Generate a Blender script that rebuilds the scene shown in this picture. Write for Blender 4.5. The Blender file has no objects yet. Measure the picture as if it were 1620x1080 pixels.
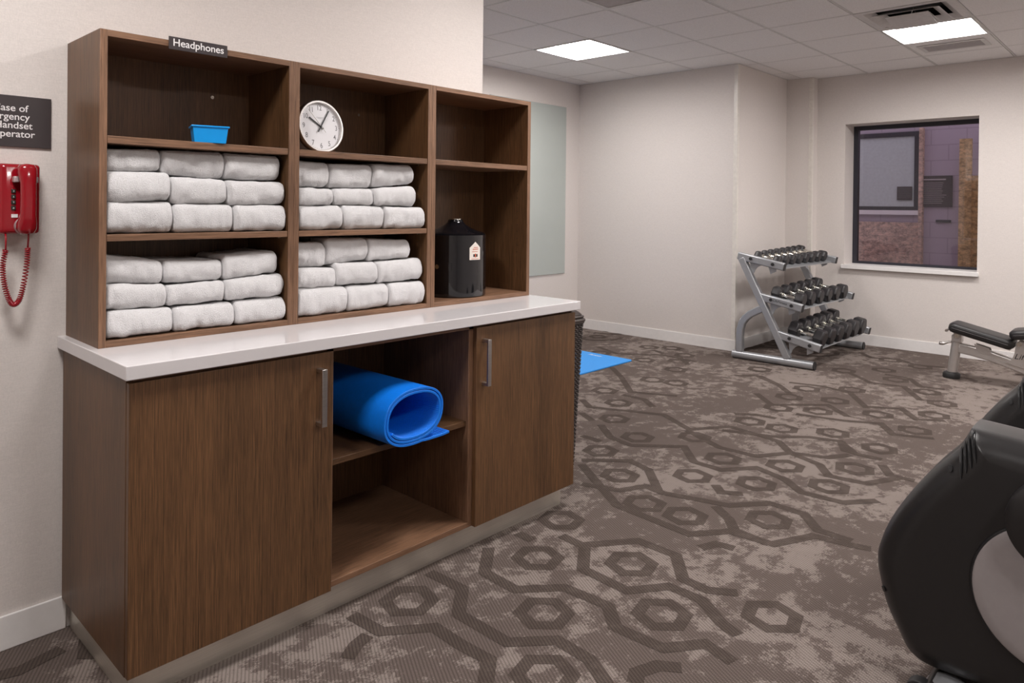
import bpy, bmesh, math, random
from mathutils import Vector, Matrix, noise
random.seed(7)
C = bpy.context.scene.collection
sc = bpy.context.scene
PI = math.pi
R = math.radians

# ------------------------------------------------------------------ camera
cam_d = bpy.data.cameras.new('camera'); cam = bpy.data.objects.new('camera', cam_d); C.objects.link(cam)
sc.camera = cam
yaw, pit, rol = R(43.1796), R(-0.39265), R(0.60243)
Fv = Vector((math.cos(yaw), math.sin(yaw), 0)); Rv = Vector((math.sin(yaw), -math.cos(yaw), 0)); Uv = Vector((0, 0, 1))
F2 = Fv*math.cos(pit) + Uv*math.sin(pit); U2 = Uv*math.cos(pit) - Fv*math.sin(pit)
R3 = Rv*math.cos(rol) + U2*math.sin(rol); U3 = U2*math.cos(rol) - Rv*math.sin(rol)
M = Matrix(((R3.x, U3.x, -F2.x, 0), (R3.y, U3.y, -F2.y, 0), (R3.z, U3.z, -F2.z, 1.342), (0, 0, 0, 1)))
cam.matrix_world = M
cam_d.sensor_fit = 'HORIZONTAL'; cam_d.sensor_width = 36
cam_d.lens = 36*1131.04/1620
cam_d.shift_x = 0.0; cam_d.shift_y = (334.75-540)/1620
cam_d.clip_start = 0.05; cam_d.clip_end = 200

# ------------------------------------------------------------------ world / view
w = bpy.data.worlds.new('world'); sc.world = w; w.use_nodes = True
bg = w.node_tree.nodes['Background']
bg.inputs[0].default_value = (0.50, 0.425, 0.50, 1); bg.inputs[1].default_value = 0.80
sc.view_settings.view_transform = 'Standard'; sc.view_settings.look = 'None'
sc.view_settings.exposure = 0.85; sc.view_settings.gamma = 1; sc.view_settings.use_curve_mapping = False
LAMP = 26.0          # radiance of the troffer diffusers
H_C = 2.713

# ------------------------------------------------------------------ materials
def newmat(name):
    m = bpy.data.materials.new(name); m.use_nodes = True
    return m, m.node_tree.nodes, m.node_tree.links, m.node_tree.nodes['Principled BSDF']
def ramp(N, stops, interp='LINEAR'):
    r = N.new('ShaderNodeValToRGB'); r.color_ramp.interpolation = interp
    e = r.color_ramp.elements
    while len(e) < len(stops): e.new(0.5)
    for k, (p, c) in enumerate(stops):
        e[k].position = p; e[k].color = (c[0], c[1], c[2], 1) if not isinstance(c, (int, float)) else (c, c, c, 1)
    return r
def coords(N, L, scale=(1, 1, 1), rot=(0, 0, 0)):
    g = N.new('ShaderNodeNewGeometry'); mp = N.new('ShaderNodeMapping')
    L.new(g.outputs['Position'], mp.inputs['Vector'])
    mp.inputs['Scale'].default_value = scale; mp.inputs['Rotation'].default_value = rot
    return mp.outputs['Vector']
def noise_n(N, L, vec, scale, detail=3, rough=0.55):
    n = N.new('ShaderNodeTexNoise'); n.inputs['Scale'].default_value = scale
    n.inputs['Detail'].default_value = detail; n.inputs['Roughness'].default_value = rough
    L.new(vec, n.inputs['Vector']); return n.outputs['Fac']
def bump(N, L, fac, B, strength, dist):
    b = N.new('ShaderNodeBump'); b.inputs['Strength'].default_value = strength; b.inputs['Distance'].default_value = dist
    L.new(fac, b.inputs['Height']); L.new(b.outputs['Normal'], B.inputs['Normal']); return b
def plain(name, col, rough=0.5, metal=0.0, spec=0.5, noise_amt=0.06, nscale=30, bmp=0.0, coat=0.0):
    m, N, L, B = newmat(name)
    v = coords(N, L); f = noise_n(N, L, v, nscale)
    r = ramp(N, [(0.3, [c*(1-noise_amt) for c in col]), (0.7, [min(1, c*(1+noise_amt)) for c in col])])
    L.new(f, r.inputs[0]); L.new(r.outputs[0], B.inputs['Base Color'])
    B.inputs['Roughness'].default_value = rough; B.inputs['Metallic'].default_value = metal
    B.inputs['Specular IOR Level'].default_value = spec
    if coat: B.inputs['Coat Weight'].default_value = coat; B.inputs['Coat Roughness'].default_value = 0.05
    if bmp: bump(N, L, f, B, bmp, 0.002)
    return m
def wood(name, dark, light, vert=True, rough=0.42):
    m, N, L, B = newmat(name)
    s1 = (110, 110, 1.6) if vert else (1.6, 110, 110)
    v = coords(N, L, s1); f = noise_n(N, L, v, 3.0, 5, 0.65)
    s2 = (330, 330, 7) if vert else (7, 330, 330)
    v2 = coords(N, L, s2); f2 = noise_n(N, L, v2, 2.0, 2, 0.6)
    v3 = coords(N, L, (5, 5, 0.6) if vert else (0.6, 5, 5)); f3 = noise_n(N, L, v3, 1.6, 2, 0.5)
    a = N.new('ShaderNodeMath'); a.operation = 'MULTIPLY_ADD'; L.new(f2, a.inputs[0]); a.inputs[1].default_value = 1.1; L.new(f, a.inputs[2])
    b = N.new('ShaderNodeMath'); b.operation = 'MULTIPLY_ADD'; L.new(f3, b.inputs[0]); b.inputs[1].default_value = 0.5; L.new(a.outputs[0], b.inputs[2])
    mul = N.new('ShaderNodeMath'); mul.operation = 'MULTIPLY'; L.new(b.outputs[0], mul.inputs[0]); mul.inputs[1].default_value = 0.385
    r = ramp(N, [(0.36, dark), (0.66, light)])
    L.new(mul.outputs[0], r.inputs[0]); L.new(r.outputs[0], B.inputs['Base Color'])
    B.inputs['Roughness'].default_value = rough; B.inputs['Specular IOR Level'].default_value = 0.45
    bump(N, L, mul.outputs[0], B, 0.12, 0.001)
    return m
WD = wood('dark stained oak, vertical grain', (0.036, 0.0175, 0.0072), (0.205, 0.100, 0.043))
WH = wood('dark stained oak, horizontal grain', (0.038, 0.0180, 0.0075), (0.185, 0.092, 0.042), vert=False)
WE = wood('oak edge band, vertical grain', (0.070, 0.034, 0.018), (0.33, 0.18, 0.105))
WEH = wood('oak edge band, horizontal grain', (0.070, 0.034, 0.018), (0.33, 0.18, 0.105), vert=False)

def wallmat(name, col):
    m, N, L, B = newmat(name)
    fx = noise_n(N, L, coords(N, L, (40, 40, 700)), 1.0, 2)
    fz = noise_n(N, L, coords(N, L, (700, 700, 40)), 1.0, 2)
    fm = noise_n(N, L, coords(N, L, (260, 260, 260)), 1.0, 2)
    a = N.new('ShaderNodeMath'); a.operation = 'ADD'; L.new(fx, a.inputs[0]); L.new(fz, a.inputs[1])
    b = N.new('ShaderNodeMath'); b.operation = 'ADD'; L.new(a.outputs[0], b.inputs[0]); L.new(fm, b.inputs[1])
    c = N.new('ShaderNodeMath'); c.operation = 'MULTIPLY'; L.new(b.outputs[0], c.inputs[0]); c.inputs[1].default_value = 0.3333
    r = ramp(N, [(0.38, [k*0.90 for k in col]), (0.62, [min(1, k*1.05) for k in col])])
    L.new(c.outputs[0], r.inputs[0]); L.new(r.outputs[0], B.inputs['Base Color'])
    B.inputs['Roughness'].default_value = 0.72; B.inputs['Specular IOR Level'].default_value = 0.25
    bump(N, L, c.outputs[0], B, 0.25, 0.001)
    return m
WALL = wallmat('woven vinyl wallcovering', (0.745, 0.695, 0.665))
TRIM = plain('white vinyl base', (0.84, 0.82, 0.81), 0.4, noise_amt=0.02)
GUARD = plain('off-white corner guard', (0.76, 0.72, 0.67), 0.35)

def ceilmat():
    m, N, L, B = newmat('mineral fibre ceiling tile')
    f = noise_n(N, L, coords(N, L), 220, 3, 0.7)
    r = ramp(N, [(0.30, (0.68, 0.66, 0.655)), (0.5, (0.84, 0.82, 0.815)), (0.7, (0.89, 0.87, 0.865))])
    L.new(f, r.inputs[0]); L.new(r.outputs[0], B.inputs['Base Color'])
    B.inputs['Roughness'].default_value = 0.95; B.inputs['Specular IOR Level'].default_value = 0.1
    bump(N, L, f, B, 0.4, 0.002)
    return m
CEIL = ceilmat()
TBAR = plain('white ceiling tee bar', (0.62, 0.60, 0.59), 0.4)

def carpetmats():
    out = []
    for pat in (0, 1):
        m, N, L, B = newmat('patterned broadloom carpet' if not pat else 'patterned carpet, dark figure')
        # thread weave: fine diagonal ribs broken by cross ribs
        def wave(scale, rot):
            wv = N.new('ShaderNodeTexWave'); wv.wave_type = 'BANDS'; wv.bands_direction = 'X'
            wv.inputs['Scale'].default_value = scale; wv.inputs['Distortion'].default_value = 0.6
            wv.inputs['Detail'].default_value = 1; wv.inputs['Detail Scale'].default_value = 2
            L.new(coords(N, L, (1, 1, 1), (0, 0, rot)), wv.inputs['Vector']); return wv.outputs['Fac']
        w1 = wave(48, R(-60)); w2 = wave(30, R(28))
        mulw = N.new('ShaderNodeMath'); mulw.operation = 'MULTIPLY'; L.new(w1, mulw.inputs[0]); L.new(w2, mulw.inputs[1])
        # large soft abrasion patches and small flecks
        big = noise_n(N, L, coords(N, L), 1.5, 3, 0.6)
        med = noise_n(N, L, coords(N, L), 12, 6, 0.78)
        fine = noise_n(N, L, coords(N, L, (1, 2.2, 1), (0, 0, R(45))), 75, 3, 0.7)
        a = N.new('ShaderNodeMath'); a.operation = 'MULTIPLY_ADD'; L.new(big, a.inputs[0]); a.inputs[1].default_value = 0.8; L.new(med, a.inputs[2])
        b = N.new('ShaderNodeMath'); b.operation = 'MULTIPLY_ADD'; L.new(fine, b.inputs[0]); b.inputs[1].default_value = 0.28; L.new(a.outputs[0], b.inputs[2])
        if not pat:
            r = ramp(N, [(0.0, (0.118, 0.093, 0.082)), (0.515, (0.134, 0.106, 0.094)), (0.545, (0.25, 0.209, 0.188)), (1.0, (0.30, 0.253, 0.229))])
        else:
            r = ramp(N, [(0.0, (0.074, 0.057, 0.049)), (0.49, (0.084, 0.065, 0.056)), (0.58, (0.110, 0.087, 0.076)), (1.0, (0.14, 0.112, 0.10))])
        h = N.new('ShaderNodeMath'); h.operation = 'MULTIPLY'; L.new(b.outputs[0], h.inputs[0]); h.inputs[1].default_value = 0.5
        L.new(h.outputs[0], r.inputs[0])
        mix = N.new('ShaderNodeMix'); mix.data_type = 'RGBA'; mix.blend_type = 'MULTIPLY'; mix.inputs['Factor'].default_value = 0.75
        wr = ramp(N, [(0.0, 0.52), (0.5, 1.25)])
        L.new(mulw.outputs[0], wr.inputs[0]); L.new(r.outputs[0], mix.inputs['A']); L.new(wr.outputs[0], mix.inputs['B'])
        L.new(mix.outputs['Result'], B.inputs['Base Color'])
        B.inputs['Roughness'].default_value = 1.0; B.inputs['Specular IOR Level'].default_value = 0.08
        bump(N, L, mulw.outputs[0], B, 0.4, 0.002)
        out.append(m)
    return out
CARPET, CARPET_D = carpetmats()

COUNTER = plain('white solid surface', (0.69, 0.665, 0.675), 0.08, spec=0.5, noise_amt=0.01)
def brushed(name, col, rough=0.3, scale=(3, 3, 300)):
    m, N, L, B = newmat(name)
    f = noise_n(N, L, coords(N, L, scale), 2.0, 3)
    r = ramp(N, [(0.3, [c*0.86 for c in col]), (0.7, col)]); L.new(f, r.inputs[0]); L.new(r.outputs[0], B.inputs['Base Color'])
    B.inputs['Metallic'].default_value = 1.0; B.inputs['Roughness'].default_value = rough
    return m
TOEM = brushed('brushed stainless toe kick', (0.86, 0.83, 0.76), 0.45)
NICKEL = brushed('brushed nickel', (0.66, 0.63, 0.61), 0.3)
CHROME = plain('chrome', (0.80, 0.78, 0.72), 0.14, 1.0, noise_amt=0.02)
SILVER = plain('silver powder coat', (0.40, 0.41, 0.43), 0.34, 0.45, noise_amt=0.02)
PLAT = plain('platinum metallic paint', (0.60, 0.57, 0.55), 0.30, 0.6, noise_amt=0.02)
RUBBER = plain('black rubber', (0.022, 0.021, 0.022), 0.55, noise_amt=0.1)
HEXR = plain('black rubber coated iron', (0.018, 0.016, 0.018), 0.42, noise_amt=0.12, nscale=60)
VINYL = plain('black upholstery vinyl', (0.017, 0.016, 0.017), 0.42, noise_amt=0.12, nscale=200, bmp=0.1)
SHELL = plain('charcoal satin plastic', (0.017, 0.016, 0.0165), 0.33, noise_amt=0.04)
SHELL2 = plain('grey satin disc plastic', (0.33, 0.30, 0.30), 0.42, noise_amt=0.03)
GLOSSB = plain('black gloss plastic', (0.006, 0.006, 0.008), 0.06, noise_amt=0.02, coat=0.5)
SIGNM = plain('dark brown sign plate', (0.046, 0.036, 0.038), 0.38, noise_amt=0.04)
WHITE = plain('white lettering', (0.86, 0.84, 0.84), 0.5, noise_amt=0.01)
BLACK = plain('black ink', (0.012, 0.012, 0.013), 0.5)
GREYI = plain('grey numeral ink', (0.17, 0.165, 0.17), 0.6)
FACE = plain('clock face white', (0.70, 0.69, 0.71), 0.5, noise_amt=0.01)
BINB = plain('bright blue plastic', (0.002, 0.34, 0.88), 0.35, noise_amt=0.02)
MATB = plain('blue foam mat', (0.001, 0.185, 0.80), 0.45, noise_amt=0.05, nscale=90)
MATF = plain('light blue foam mat', (0.035, 0.30, 0.80), 0.6, noise_amt=0.04, nscale=90)
RED = plain('glossy red plastic', (0.30, 0.004, 0.012), 0.16, noise_amt=0.03, coat=0.4)
CLEAR = plain('clear smoky plastic', (0.45, 0.35, 0.36), 0.12, noise_amt=0.05)
KEY = plain('dark key cap', (0.02, 0.024, 0.02), 0.4)
STICK = plain('cream sticker', (0.80, 0.74, 0.68), 0.5, noise_amt=0.02)
ORNG = plain('orange ink', (0.55, 0.09, 0.03), 0.5)
WINFR = plain('dark anodised window frame', (0.022, 0.022, 0.032), 0.4)
GRILLE = plain('grey grille paint', (0.58, 0.55, 0.55), 0.5)
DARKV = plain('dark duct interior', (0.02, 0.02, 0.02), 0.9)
def toweling():
    m, N, L, B = newmat('white terry cloth')
    f = noise_n(N, L, coords(N, L), 300, 4, 0.75); f2 = noise_n(N, L, coords(N, L), 60, 3, 0.6)
    a = N.new('ShaderNodeMath'); a.operation = 'ADD'; L.new(f, a.inputs[0]); L.new(f2, a.inputs[1])
    h = N.new('ShaderNodeMath'); h.operation = 'MULTIPLY'; L.new(a.outputs[0], h.inputs[0]); h.inputs[1].default_value = 0.5
    r = ramp(N, [(0.3, (0.80, 0.785, 0.785)), (0.5, (0.90, 0.89, 0.90)), (0.8, (0.95, 0.95, 0.96))])
    L.new(f, r.inputs[0]); L.new(r.outputs[0], B.inputs['Base Color'])
    B.inputs['Roughness'].default_value = 0.95; B.inputs['Specular IOR Level'].default_value = 0.1
    B.inputs['Sheen Weight'].default_value = 0.3
    bump(N, L, f, B, 1.0, 0.006)
    return m
TERRY = toweling()
def wicker():
    m, N, L, B = newmat('dark brown resin wicker')
    v = coords(N, L, (1, 1, 1))
    f = noise_n(N, L, v, 180)
    r = ramp(N, [(0.3, (0.016, 0.011, 0.010)), (0.75, (0.10, 0.078, 0.07))]); L.new(f, r.inputs[0]); L.new(r.outputs[0], B.inputs['Base Color'])
    B.inputs['Roughness'].default_value = 0.4
    return m
WICK = wicker()
def glassmat():
    m, N, L, B = newmat('window glass')
    B.inputs['Base Color'].default_value = (0.92, 0.90, 0.95, 1); B.inputs['Transmission Weight'].default_value = 1
    B.inputs['Roughness'].default_value = 0.0; B.inputs['IOR'].default_value = 1.5
    B.inputs['Specular IOR Level'].default_value = 0.9
    return m
GLASS = glassmat()
FROST = plain('back-painted pale green glass', (0.46, 0.50, 0.475), 0.16, noise_amt=0.02, nscale=2, spec=0.6)
FEDGE = plain('polished glass edge', (0.20, 0.27, 0.24), 0.2)
def emis(name, col, s):
    m, N, L, B = newmat(name)
    B.inputs['Base Color'].default_value = (0.8, 0.8, 0.8, 1)
    B.inputs['Emission Color'].default_value = (*col, 1); B.inputs['Emission Strength'].default_value = s
    return m
LIT = emis('lit acrylic diffuser', (1.0, 0.955, 0.93), LAMP)
def blockmat(name, c1, c2, bw=0.4, bh=0.2, rough=True):
    m, N, L, B = newmat(name)
    g = N.new('ShaderNodeNewGeometry'); sp = N.new('ShaderNodeSeparateXYZ'); cb = N.new('ShaderNodeCombineXYZ')
    L.new(g.outputs['Position'], sp.inputs[0]); L.new(sp.outputs['Y'], cb.inputs['X']); L.new(sp.outputs['Z'], cb.inputs['Y'])
    bk = N.new('ShaderNodeTexBrick'); L.new(cb.outputs[0], bk.inputs['Vector'])
    bk.inputs['Scale'].default_value = 1.0; bk.inputs['Brick Width'].default_value = bw; bk.inputs['Row Height'].default_value = bh
    bk.inputs['Mortar Size'].default_value = 0.006; bk.inputs['Color1'].default_value = (*c1, 1); bk.inputs['Color2'].default_value = (*c2, 1)
    bk.inputs['Mortar'].default_value = (*[k*0.78 for k in c1], 1)
    if rough:
        f = noise_n(N, L, coords(N, L, (1, 1, 1.6)), 15, 6, 0.7)
        rr = ramp(N, [(0.36, 0.42), (0.60, 1.25)]); L.new(f, rr.inputs[0])
        mx = N.new('ShaderNodeMix'); mx.data_type = 'RGBA'; mx.blend_type = 'MULTIPLY'; mx.inputs['Factor'].default_value = 0.8
        L.new(bk.outputs['Color'], mx.inputs['A']); L.new(rr.outputs[0], mx.inputs['B']); L.new(mx.outputs['Result'], B.inputs['Base Color'])
        bump(N, L, f, B, 1.0, 0.05)
    else:
        L.new(bk.outputs['Color'], B.inputs['Base Color'])
    B.inputs['Roughness'].default_value = 0.9
    return m
SPLIT = blockmat('split face block', (0.80, 0.58, 0.46), (0.70, 0.49, 0.38))
TAN = blockmat('tan split face block', (0.80, 0.56, 0.28), (0.66, 0.44, 0.20))
SMOOTH = blockmat('smooth painted block', (0.46, 0.40, 0.46), (0.45, 0.39, 0.45), rough=False)
PAVE = plain('concrete paving', (0.2, 0.18, 0.17), 0.9)

# ------------------------------------------------------------------ mesh helpers
def link(name, me, parent=None):
    o = bpy.data.objects.new(name, me); C.objects.link(o)
    if parent: o.parent = parent
    return o
def obj(name, bm, mats, parent=None, smooth=None, bevel=0.0, seg=2):
    me = bpy.data.meshes.new(name)
    bmesh.ops.recalc_face_normals(bm, faces=bm.faces)
    bm.to_mesh(me); bm.free()
    if not isinstance(mats, (list, tuple)): mats = [mats]
    for m in mats: me.materials.append(m)
    if smooth is not None:
        me.polygons.foreach_set('use_smooth', [True]*len(me.polygons))
        if smooth < 180: me.set_sharp_from_angle(angle=R(smooth))
    o = link(name, me, parent)
    if bevel:
        b = o.modifiers.new('bevel', 'BEVEL'); b.width = bevel; b.segments = seg; b.limit_method = 'ANGLE'; b.angle_limit = R(40)
        me.polygons.foreach_set('use_smooth', [True]*len(me.polygons)); b.harden_normals = False
        me.set_sharp_from_angle(angle=R(35))
    return o
def tag(o, label=None, cat=None, group=None, kind=None):
    if label: o['label'] = label
    if cat: o['category'] = cat
    if group: o['group'] = group
    if kind: o['kind'] = kind
    return o
def thing(name, label, cat, loc=(0, 0, 0), rot=(0, 0, 0), group=None):
    o = link(name, None); o.location = loc; o.rotation_euler = rot; return tag(o, label, cat, group)
def box(bm, x0, x1, y0, y1, z0, z1, mi=0, mat=None):
    vs = [Vector((x, y, z)) for z in (z0, z1) for y in (y0, y1) for x in (x0, x1)]
    if mat is not None: vs = [mat @ v for v in vs]
    v = [bm.verts.new(p) for p in vs]
    for f in ((0, 1, 3, 2), (4, 6, 7, 5), (0, 4, 5, 1), (2, 3, 7, 6), (0, 2, 6, 4), (1, 5, 7, 3)):
        fc = bm.faces.new([v[i] for i in f]); fc.material_index = mi
    return v
def boxes(*bs):
    bm = bmesh.new()
    for b in bs: box(bm, *b)
    return bm
def cyl(bm, p0, p1, r0, r1=None, n=24, cap=True, mi=0, phase=0):
    r1 = r0 if r1 is None else r1
    p0, p1 = Vector(p0), Vector(p1); d = (p1-p0).normalized()
    a = d.orthogonal().normalized() if abs(d.z) > 0.99 or True else None
    up = Vector((0, 0, 1)) if abs(d.z) < 0.95 else Vector((1, 0, 0))
    a = d.cross(up).normalized(); b = a.cross(d).normalized()
    ra = [bm.verts.new(p0 + (a*math.cos(t)+b*math.sin(t))*r0) for t in [phase+2*PI*k/n for k in range(n)]]
    rb = [bm.verts.new(p1 + (a*math.cos(t)+b*math.sin(t))*r1) for t in [phase+2*PI*k/n for k in range(n)]]
    for k in range(n):
        f = bm.faces.new((ra[k], ra[(k+1) % n], rb[(k+1) % n], rb[k])); f.material_index = mi
    if cap:
        for q in (ra, rb):
            f = bm.faces.new(q); f.material_index = mi
def tube(bm, pts, r, n=12, closed=False):
    pts = [Vector(p) for p in pts]; rings = []
    up = None
    for i, p in enumerate(pts):
        d = (pts[min(i+1, len(pts)-1)] - pts[max(i-1, 0)]).normalized()
        if up is None: up = d.orthogonal().normalized()
        up = (up - d*up.dot(d)).normalized(); b = d.cross(up)
        rr = r[i] if isinstance(r, (list, tuple)) else r
        rings.append([bm.verts.new(p + (up*math.cos(2*PI*k/n)+b*math.sin(2*PI*k/n))*rr) for k in range(n)])
    for a, b in zip(rings, rings[1:]):
        for k in range(n): bm.faces.new((a[k], a[(k+1) % n], b[(k+1) % n], b[k]))
    bm.faces.new(rings[0]); bm.faces.new(rings[-1])
def sweep_rect(bm, pts, wx, th):
    """rectangular bar of width wx (x) and thickness th along pts in the y-z plane"""
    rings = []
    pts = [Vector(p) for p in pts]
    for i, p in enumerate(pts):
        d = (pts[min(i+1, len(pts)-1)] - pts[max(i-1, 0)]).normalized()
        nrm = Vector((0, -d.z, d.y)); 
        rings.append([bm.verts.new(p + Vector((sx*wx/2, 0, 0)) + nrm*sy*th/2) for sx, sy in ((-1, -1), (1, -1), (1, 1), (-1, 1))])
    for a, b in zip(rings, rings[1:]):
        for k in range(4): bm.faces.new((a[k], a[(k+1) % 4], b[(k+1) % 4], b[k]))
    bm.faces.new(rings[0]); bm.faces.new(rings[-1])
def prism(bm, poly, f0, f1, mi=0):
    """poly: list of 2D points; f0,f1 map (u,v) to 3D for both caps"""
    a = [bm.verts.new(f0(*p)) for p in poly]; b = [bm.verts.new(f1(*p)) for p in poly]
    n = len(poly)
    for k in range(n):
        f = bm.faces.new((a[k], a[(k+1) % n], b[(k+1) % n], b[k])); f.material_index = mi
    for q in (a, b):
        f = bm.faces.new(q); f.material_index = mi
def lathe(bm, prof, n=48, c=(0, 0, 0), mi=0):
    rings = []
    for r, z in prof:
        rings.append([bm.verts.new((c[0]+r*math.cos(2*PI*k/n), c[1]+r*math.sin(2*PI*k/n), c[2]+z)) for k in range(n)])
    for a, b in zip(rings, rings[1:]):
        for k in range(n): bm.faces.new((a[k], a[(k+1) % n], b[(k+1) % n], b[k])).material_index = mi
    bm.faces.new(rings[0]).material_index = mi; bm.faces.new(rings[-1]).material_index = mi
def text(name, s, size, M4, mat, parent=None, ext=0.0004, align='CENTER', shear=0.0, spacing=1.0, sx=1.0, bold=0.0):
    cu = bpy.data.curves.new(name, 'FONT'); cu.body = s; cu.size = size; cu.extrude = ext; cu.align_x = align
    cu.shear = shear; cu.space_character = spacing; cu.offset = bold
    t = bpy.data.objects.new(name+'_tmp', cu); C.objects.link(t)
    dg = bpy.context.evaluated_depsgraph_get(); dg.update()
    me = bpy.data.meshes.new_from_object(t.evaluated_get(dg)); bpy.data.objects.remove(t)
    me.materials.clear(); me.materials.append(mat)
    me.transform(M4 @ Matrix.Diagonal((sx, 1, 1, 1)))
    return link(name, me, parent)
# frames for text: on a wall facing -y; on a wall facing -x
def face_ny(x, y, z): return Matrix(((1, 0, 0, x), (0, 0, -1, y), (0, 1, 0, z), (0, 0, 0, 1)))
def face_nx(x, y, z): return Matrix(((0, 0, -1, x), (-1, 0, 0, y), (0, 1, 0, z), (0, 0, 0, 1)))
def struct(name, bm, mats, parent=None, **k):
    o = obj(name, bm, mats, parent, **k)
    if not parent: o['kind'] = 'structure'
    return o

# ================================================================== THE ROOM
XW, XE, YS, YN = -2.0, 7.64, -3.0, 4.95
CARPET_RINGS, CARPET_BANDS = [[[2.279,1.502],[2.066,1.784],[2.386,1.931],[2.786,1.77],[2.8,1.57],[1.8,1.525],[2.067,1.241],[1.536,1.903],[1.563,1.319],[2.311,0.973],[2.99,2.045],[3.563,2.315],[3.803,2.076],[3.767,2.623],[4.093,2.817],[4.296,3.079],[4.876,2.829],[4.838,3.012],[5.281,3.066],[5.412,3.455],[5.592,3.22],[3.02,1.291],[3.374,1.507],[3.244,1.78],[3.591,1.239],[3.715,1.504],[3.934,1.228],[3.587,1.789],[4.466,1.522],[4.363,1.233],[4.336,1.779],[4.336,1.984],[4.766,1.982],[4.879,1.761],[5.101,2.043],[5.233,1.771],[5.431,2.042],[5.643,1.789],[6.265,2.053],[6.535,1.819],[6.234,1.649],[6.902,1.634],[5.981,1.369],[7.019,1.903],[5.087,1.449],[4.883,1.181],[5.693,1.209],[5.333,1.179],[3.218,2.329],[5.387,3.911],[5.948,3.745],[5.197,3.605],[6.065,3.568],[5.851,3.308]],[[[2.272,1.838],[2.264,1.711],[2.119,1.608],[2.109,1.405],[2.236,1.315],[2.237,1.184],[2.156,1.073],[2.133,1.006]],[[2.275,1.72],[2.456,1.586],[2.454,1.414],[2.317,1.305],[2.309,1.204],[2.367,1.119]],[[1.99,1.974],[1.847,1.852],[1.84,1.691],[1.971,1.575],[1.983,1.397],[1.899,1.31],[1.91,1.141],[2.02,1.059],[1.997,0.955]],[[1.704,1.998],[1.713,1.828],[1.599,1.722],[1.6,1.502],[1.714,1.4],[1.71,1.266],[1.649,1.159]],[[1.35,1.968],[1.362,1.826],[1.495,1.722],[1.492,1.597],[1.5,1.483],[1.409,1.406]],[[2.162,1.98],[2.161,1.892]],[[2.576,1.376],[2.655,1.346],[2.667,1.277]],[[1.212,1.788],[1.27,1.825],[1.323,1.839]],[[1.715,1.113],[1.757,1.134],[1.828,1.107],[1.866,1.052]],[[2.976,2.275],[2.826,2.06],[2.68,1.846],[2.654,1.468],[2.793,1.362],[2.81,1.183],[3.0,1.092],[3.024,0.956],[3.045,0.885]],[[2.765,2.112],[2.831,1.935],[2.962,1.875],[2.95,1.77],[3.038,1.483],[3.193,1.36],[3.185,1.202],[3.068,1.101],[3.065,0.964]],[[2.986,1.523],[2.904,1.417],[2.821,1.352],[2.802,1.191]],[[3.027,2.315],[3.202,2.122],[3.157,1.983],[2.96,1.805]],[[3.35,2.563],[3.349,2.425]],[[3.602,2.609],[3.449,2.429],[3.412,2.262],[3.606,2.035],[3.429,1.877],[3.421,1.717],[3.581,1.6],[3.527,1.427],[3.422,1.306],[3.439,1.119],[3.574,1.013]],[[3.984,3.052],[3.87,2.895],[4.07,2.448],[3.911,2.172],[4.141,2.019],[4.081,1.694],[3.932,1.563],[4.002,1.39],[4.138,1.314]],[[3.885,2.175],[3.737,1.886],[3.747,1.675],[3.932,1.563],[3.863,1.383],[3.731,1.288],[3.756,1.121],[3.95,1.026]],[[4.039,2.022],[4.141,1.752],[4.287,1.592],[4.337,1.439],[4.177,1.305],[4.182,1.168]],[[4.42,2.128],[4.505,2.017],[4.513,1.89]],[[4.71,1.84],[4.777,1.562],[4.884,1.374],[4.699,1.253],[4.789,1.056]],[[5.026,2.253],[4.806,2.046],[5.084,1.771],[4.891,1.574]],[[5.579,2.48],[5.398,2.247],[5.202,2.08]],[[5.528,2.215],[5.596,1.971],[5.526,1.761],[5.217,1.564],[5.356,1.38],[5.145,1.237],[5.245,1.097]],[[6.214,1.993],[5.975,1.754],[6.037,1.539],[5.686,1.343]],[[6.376,1.769],[6.365,1.584],[6.129,1.449],[6.171,1.294]],[[4.962,3.488],[4.736,3.237],[4.4,2.922],[4.543,2.623]],[[4.293,2.921],[4.299,2.741],[4.176,2.593]],[[3.216,1.642],[3.151,1.58],[3.206,1.497]],[[3.719,2.848],[3.635,2.697]],[[4.342,1.433],[4.186,1.359],[4.175,1.276]],[[4.092,1.142],[3.961,1.067],[3.969,0.957]],[[5.812,3.361],[5.524,3.088]],[[5.596,4.097],[5.462,3.781],[5.72,3.449],[5.675,3.093]],[[5.866,3.656],[5.774,3.481]],[[7.187,2.21],[6.994,2.056],[7.112,1.861],[6.965,1.692],[7.034,1.477]],[[5.434,2.62],[5.563,2.495],[5.381,2.24]]]]
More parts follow.
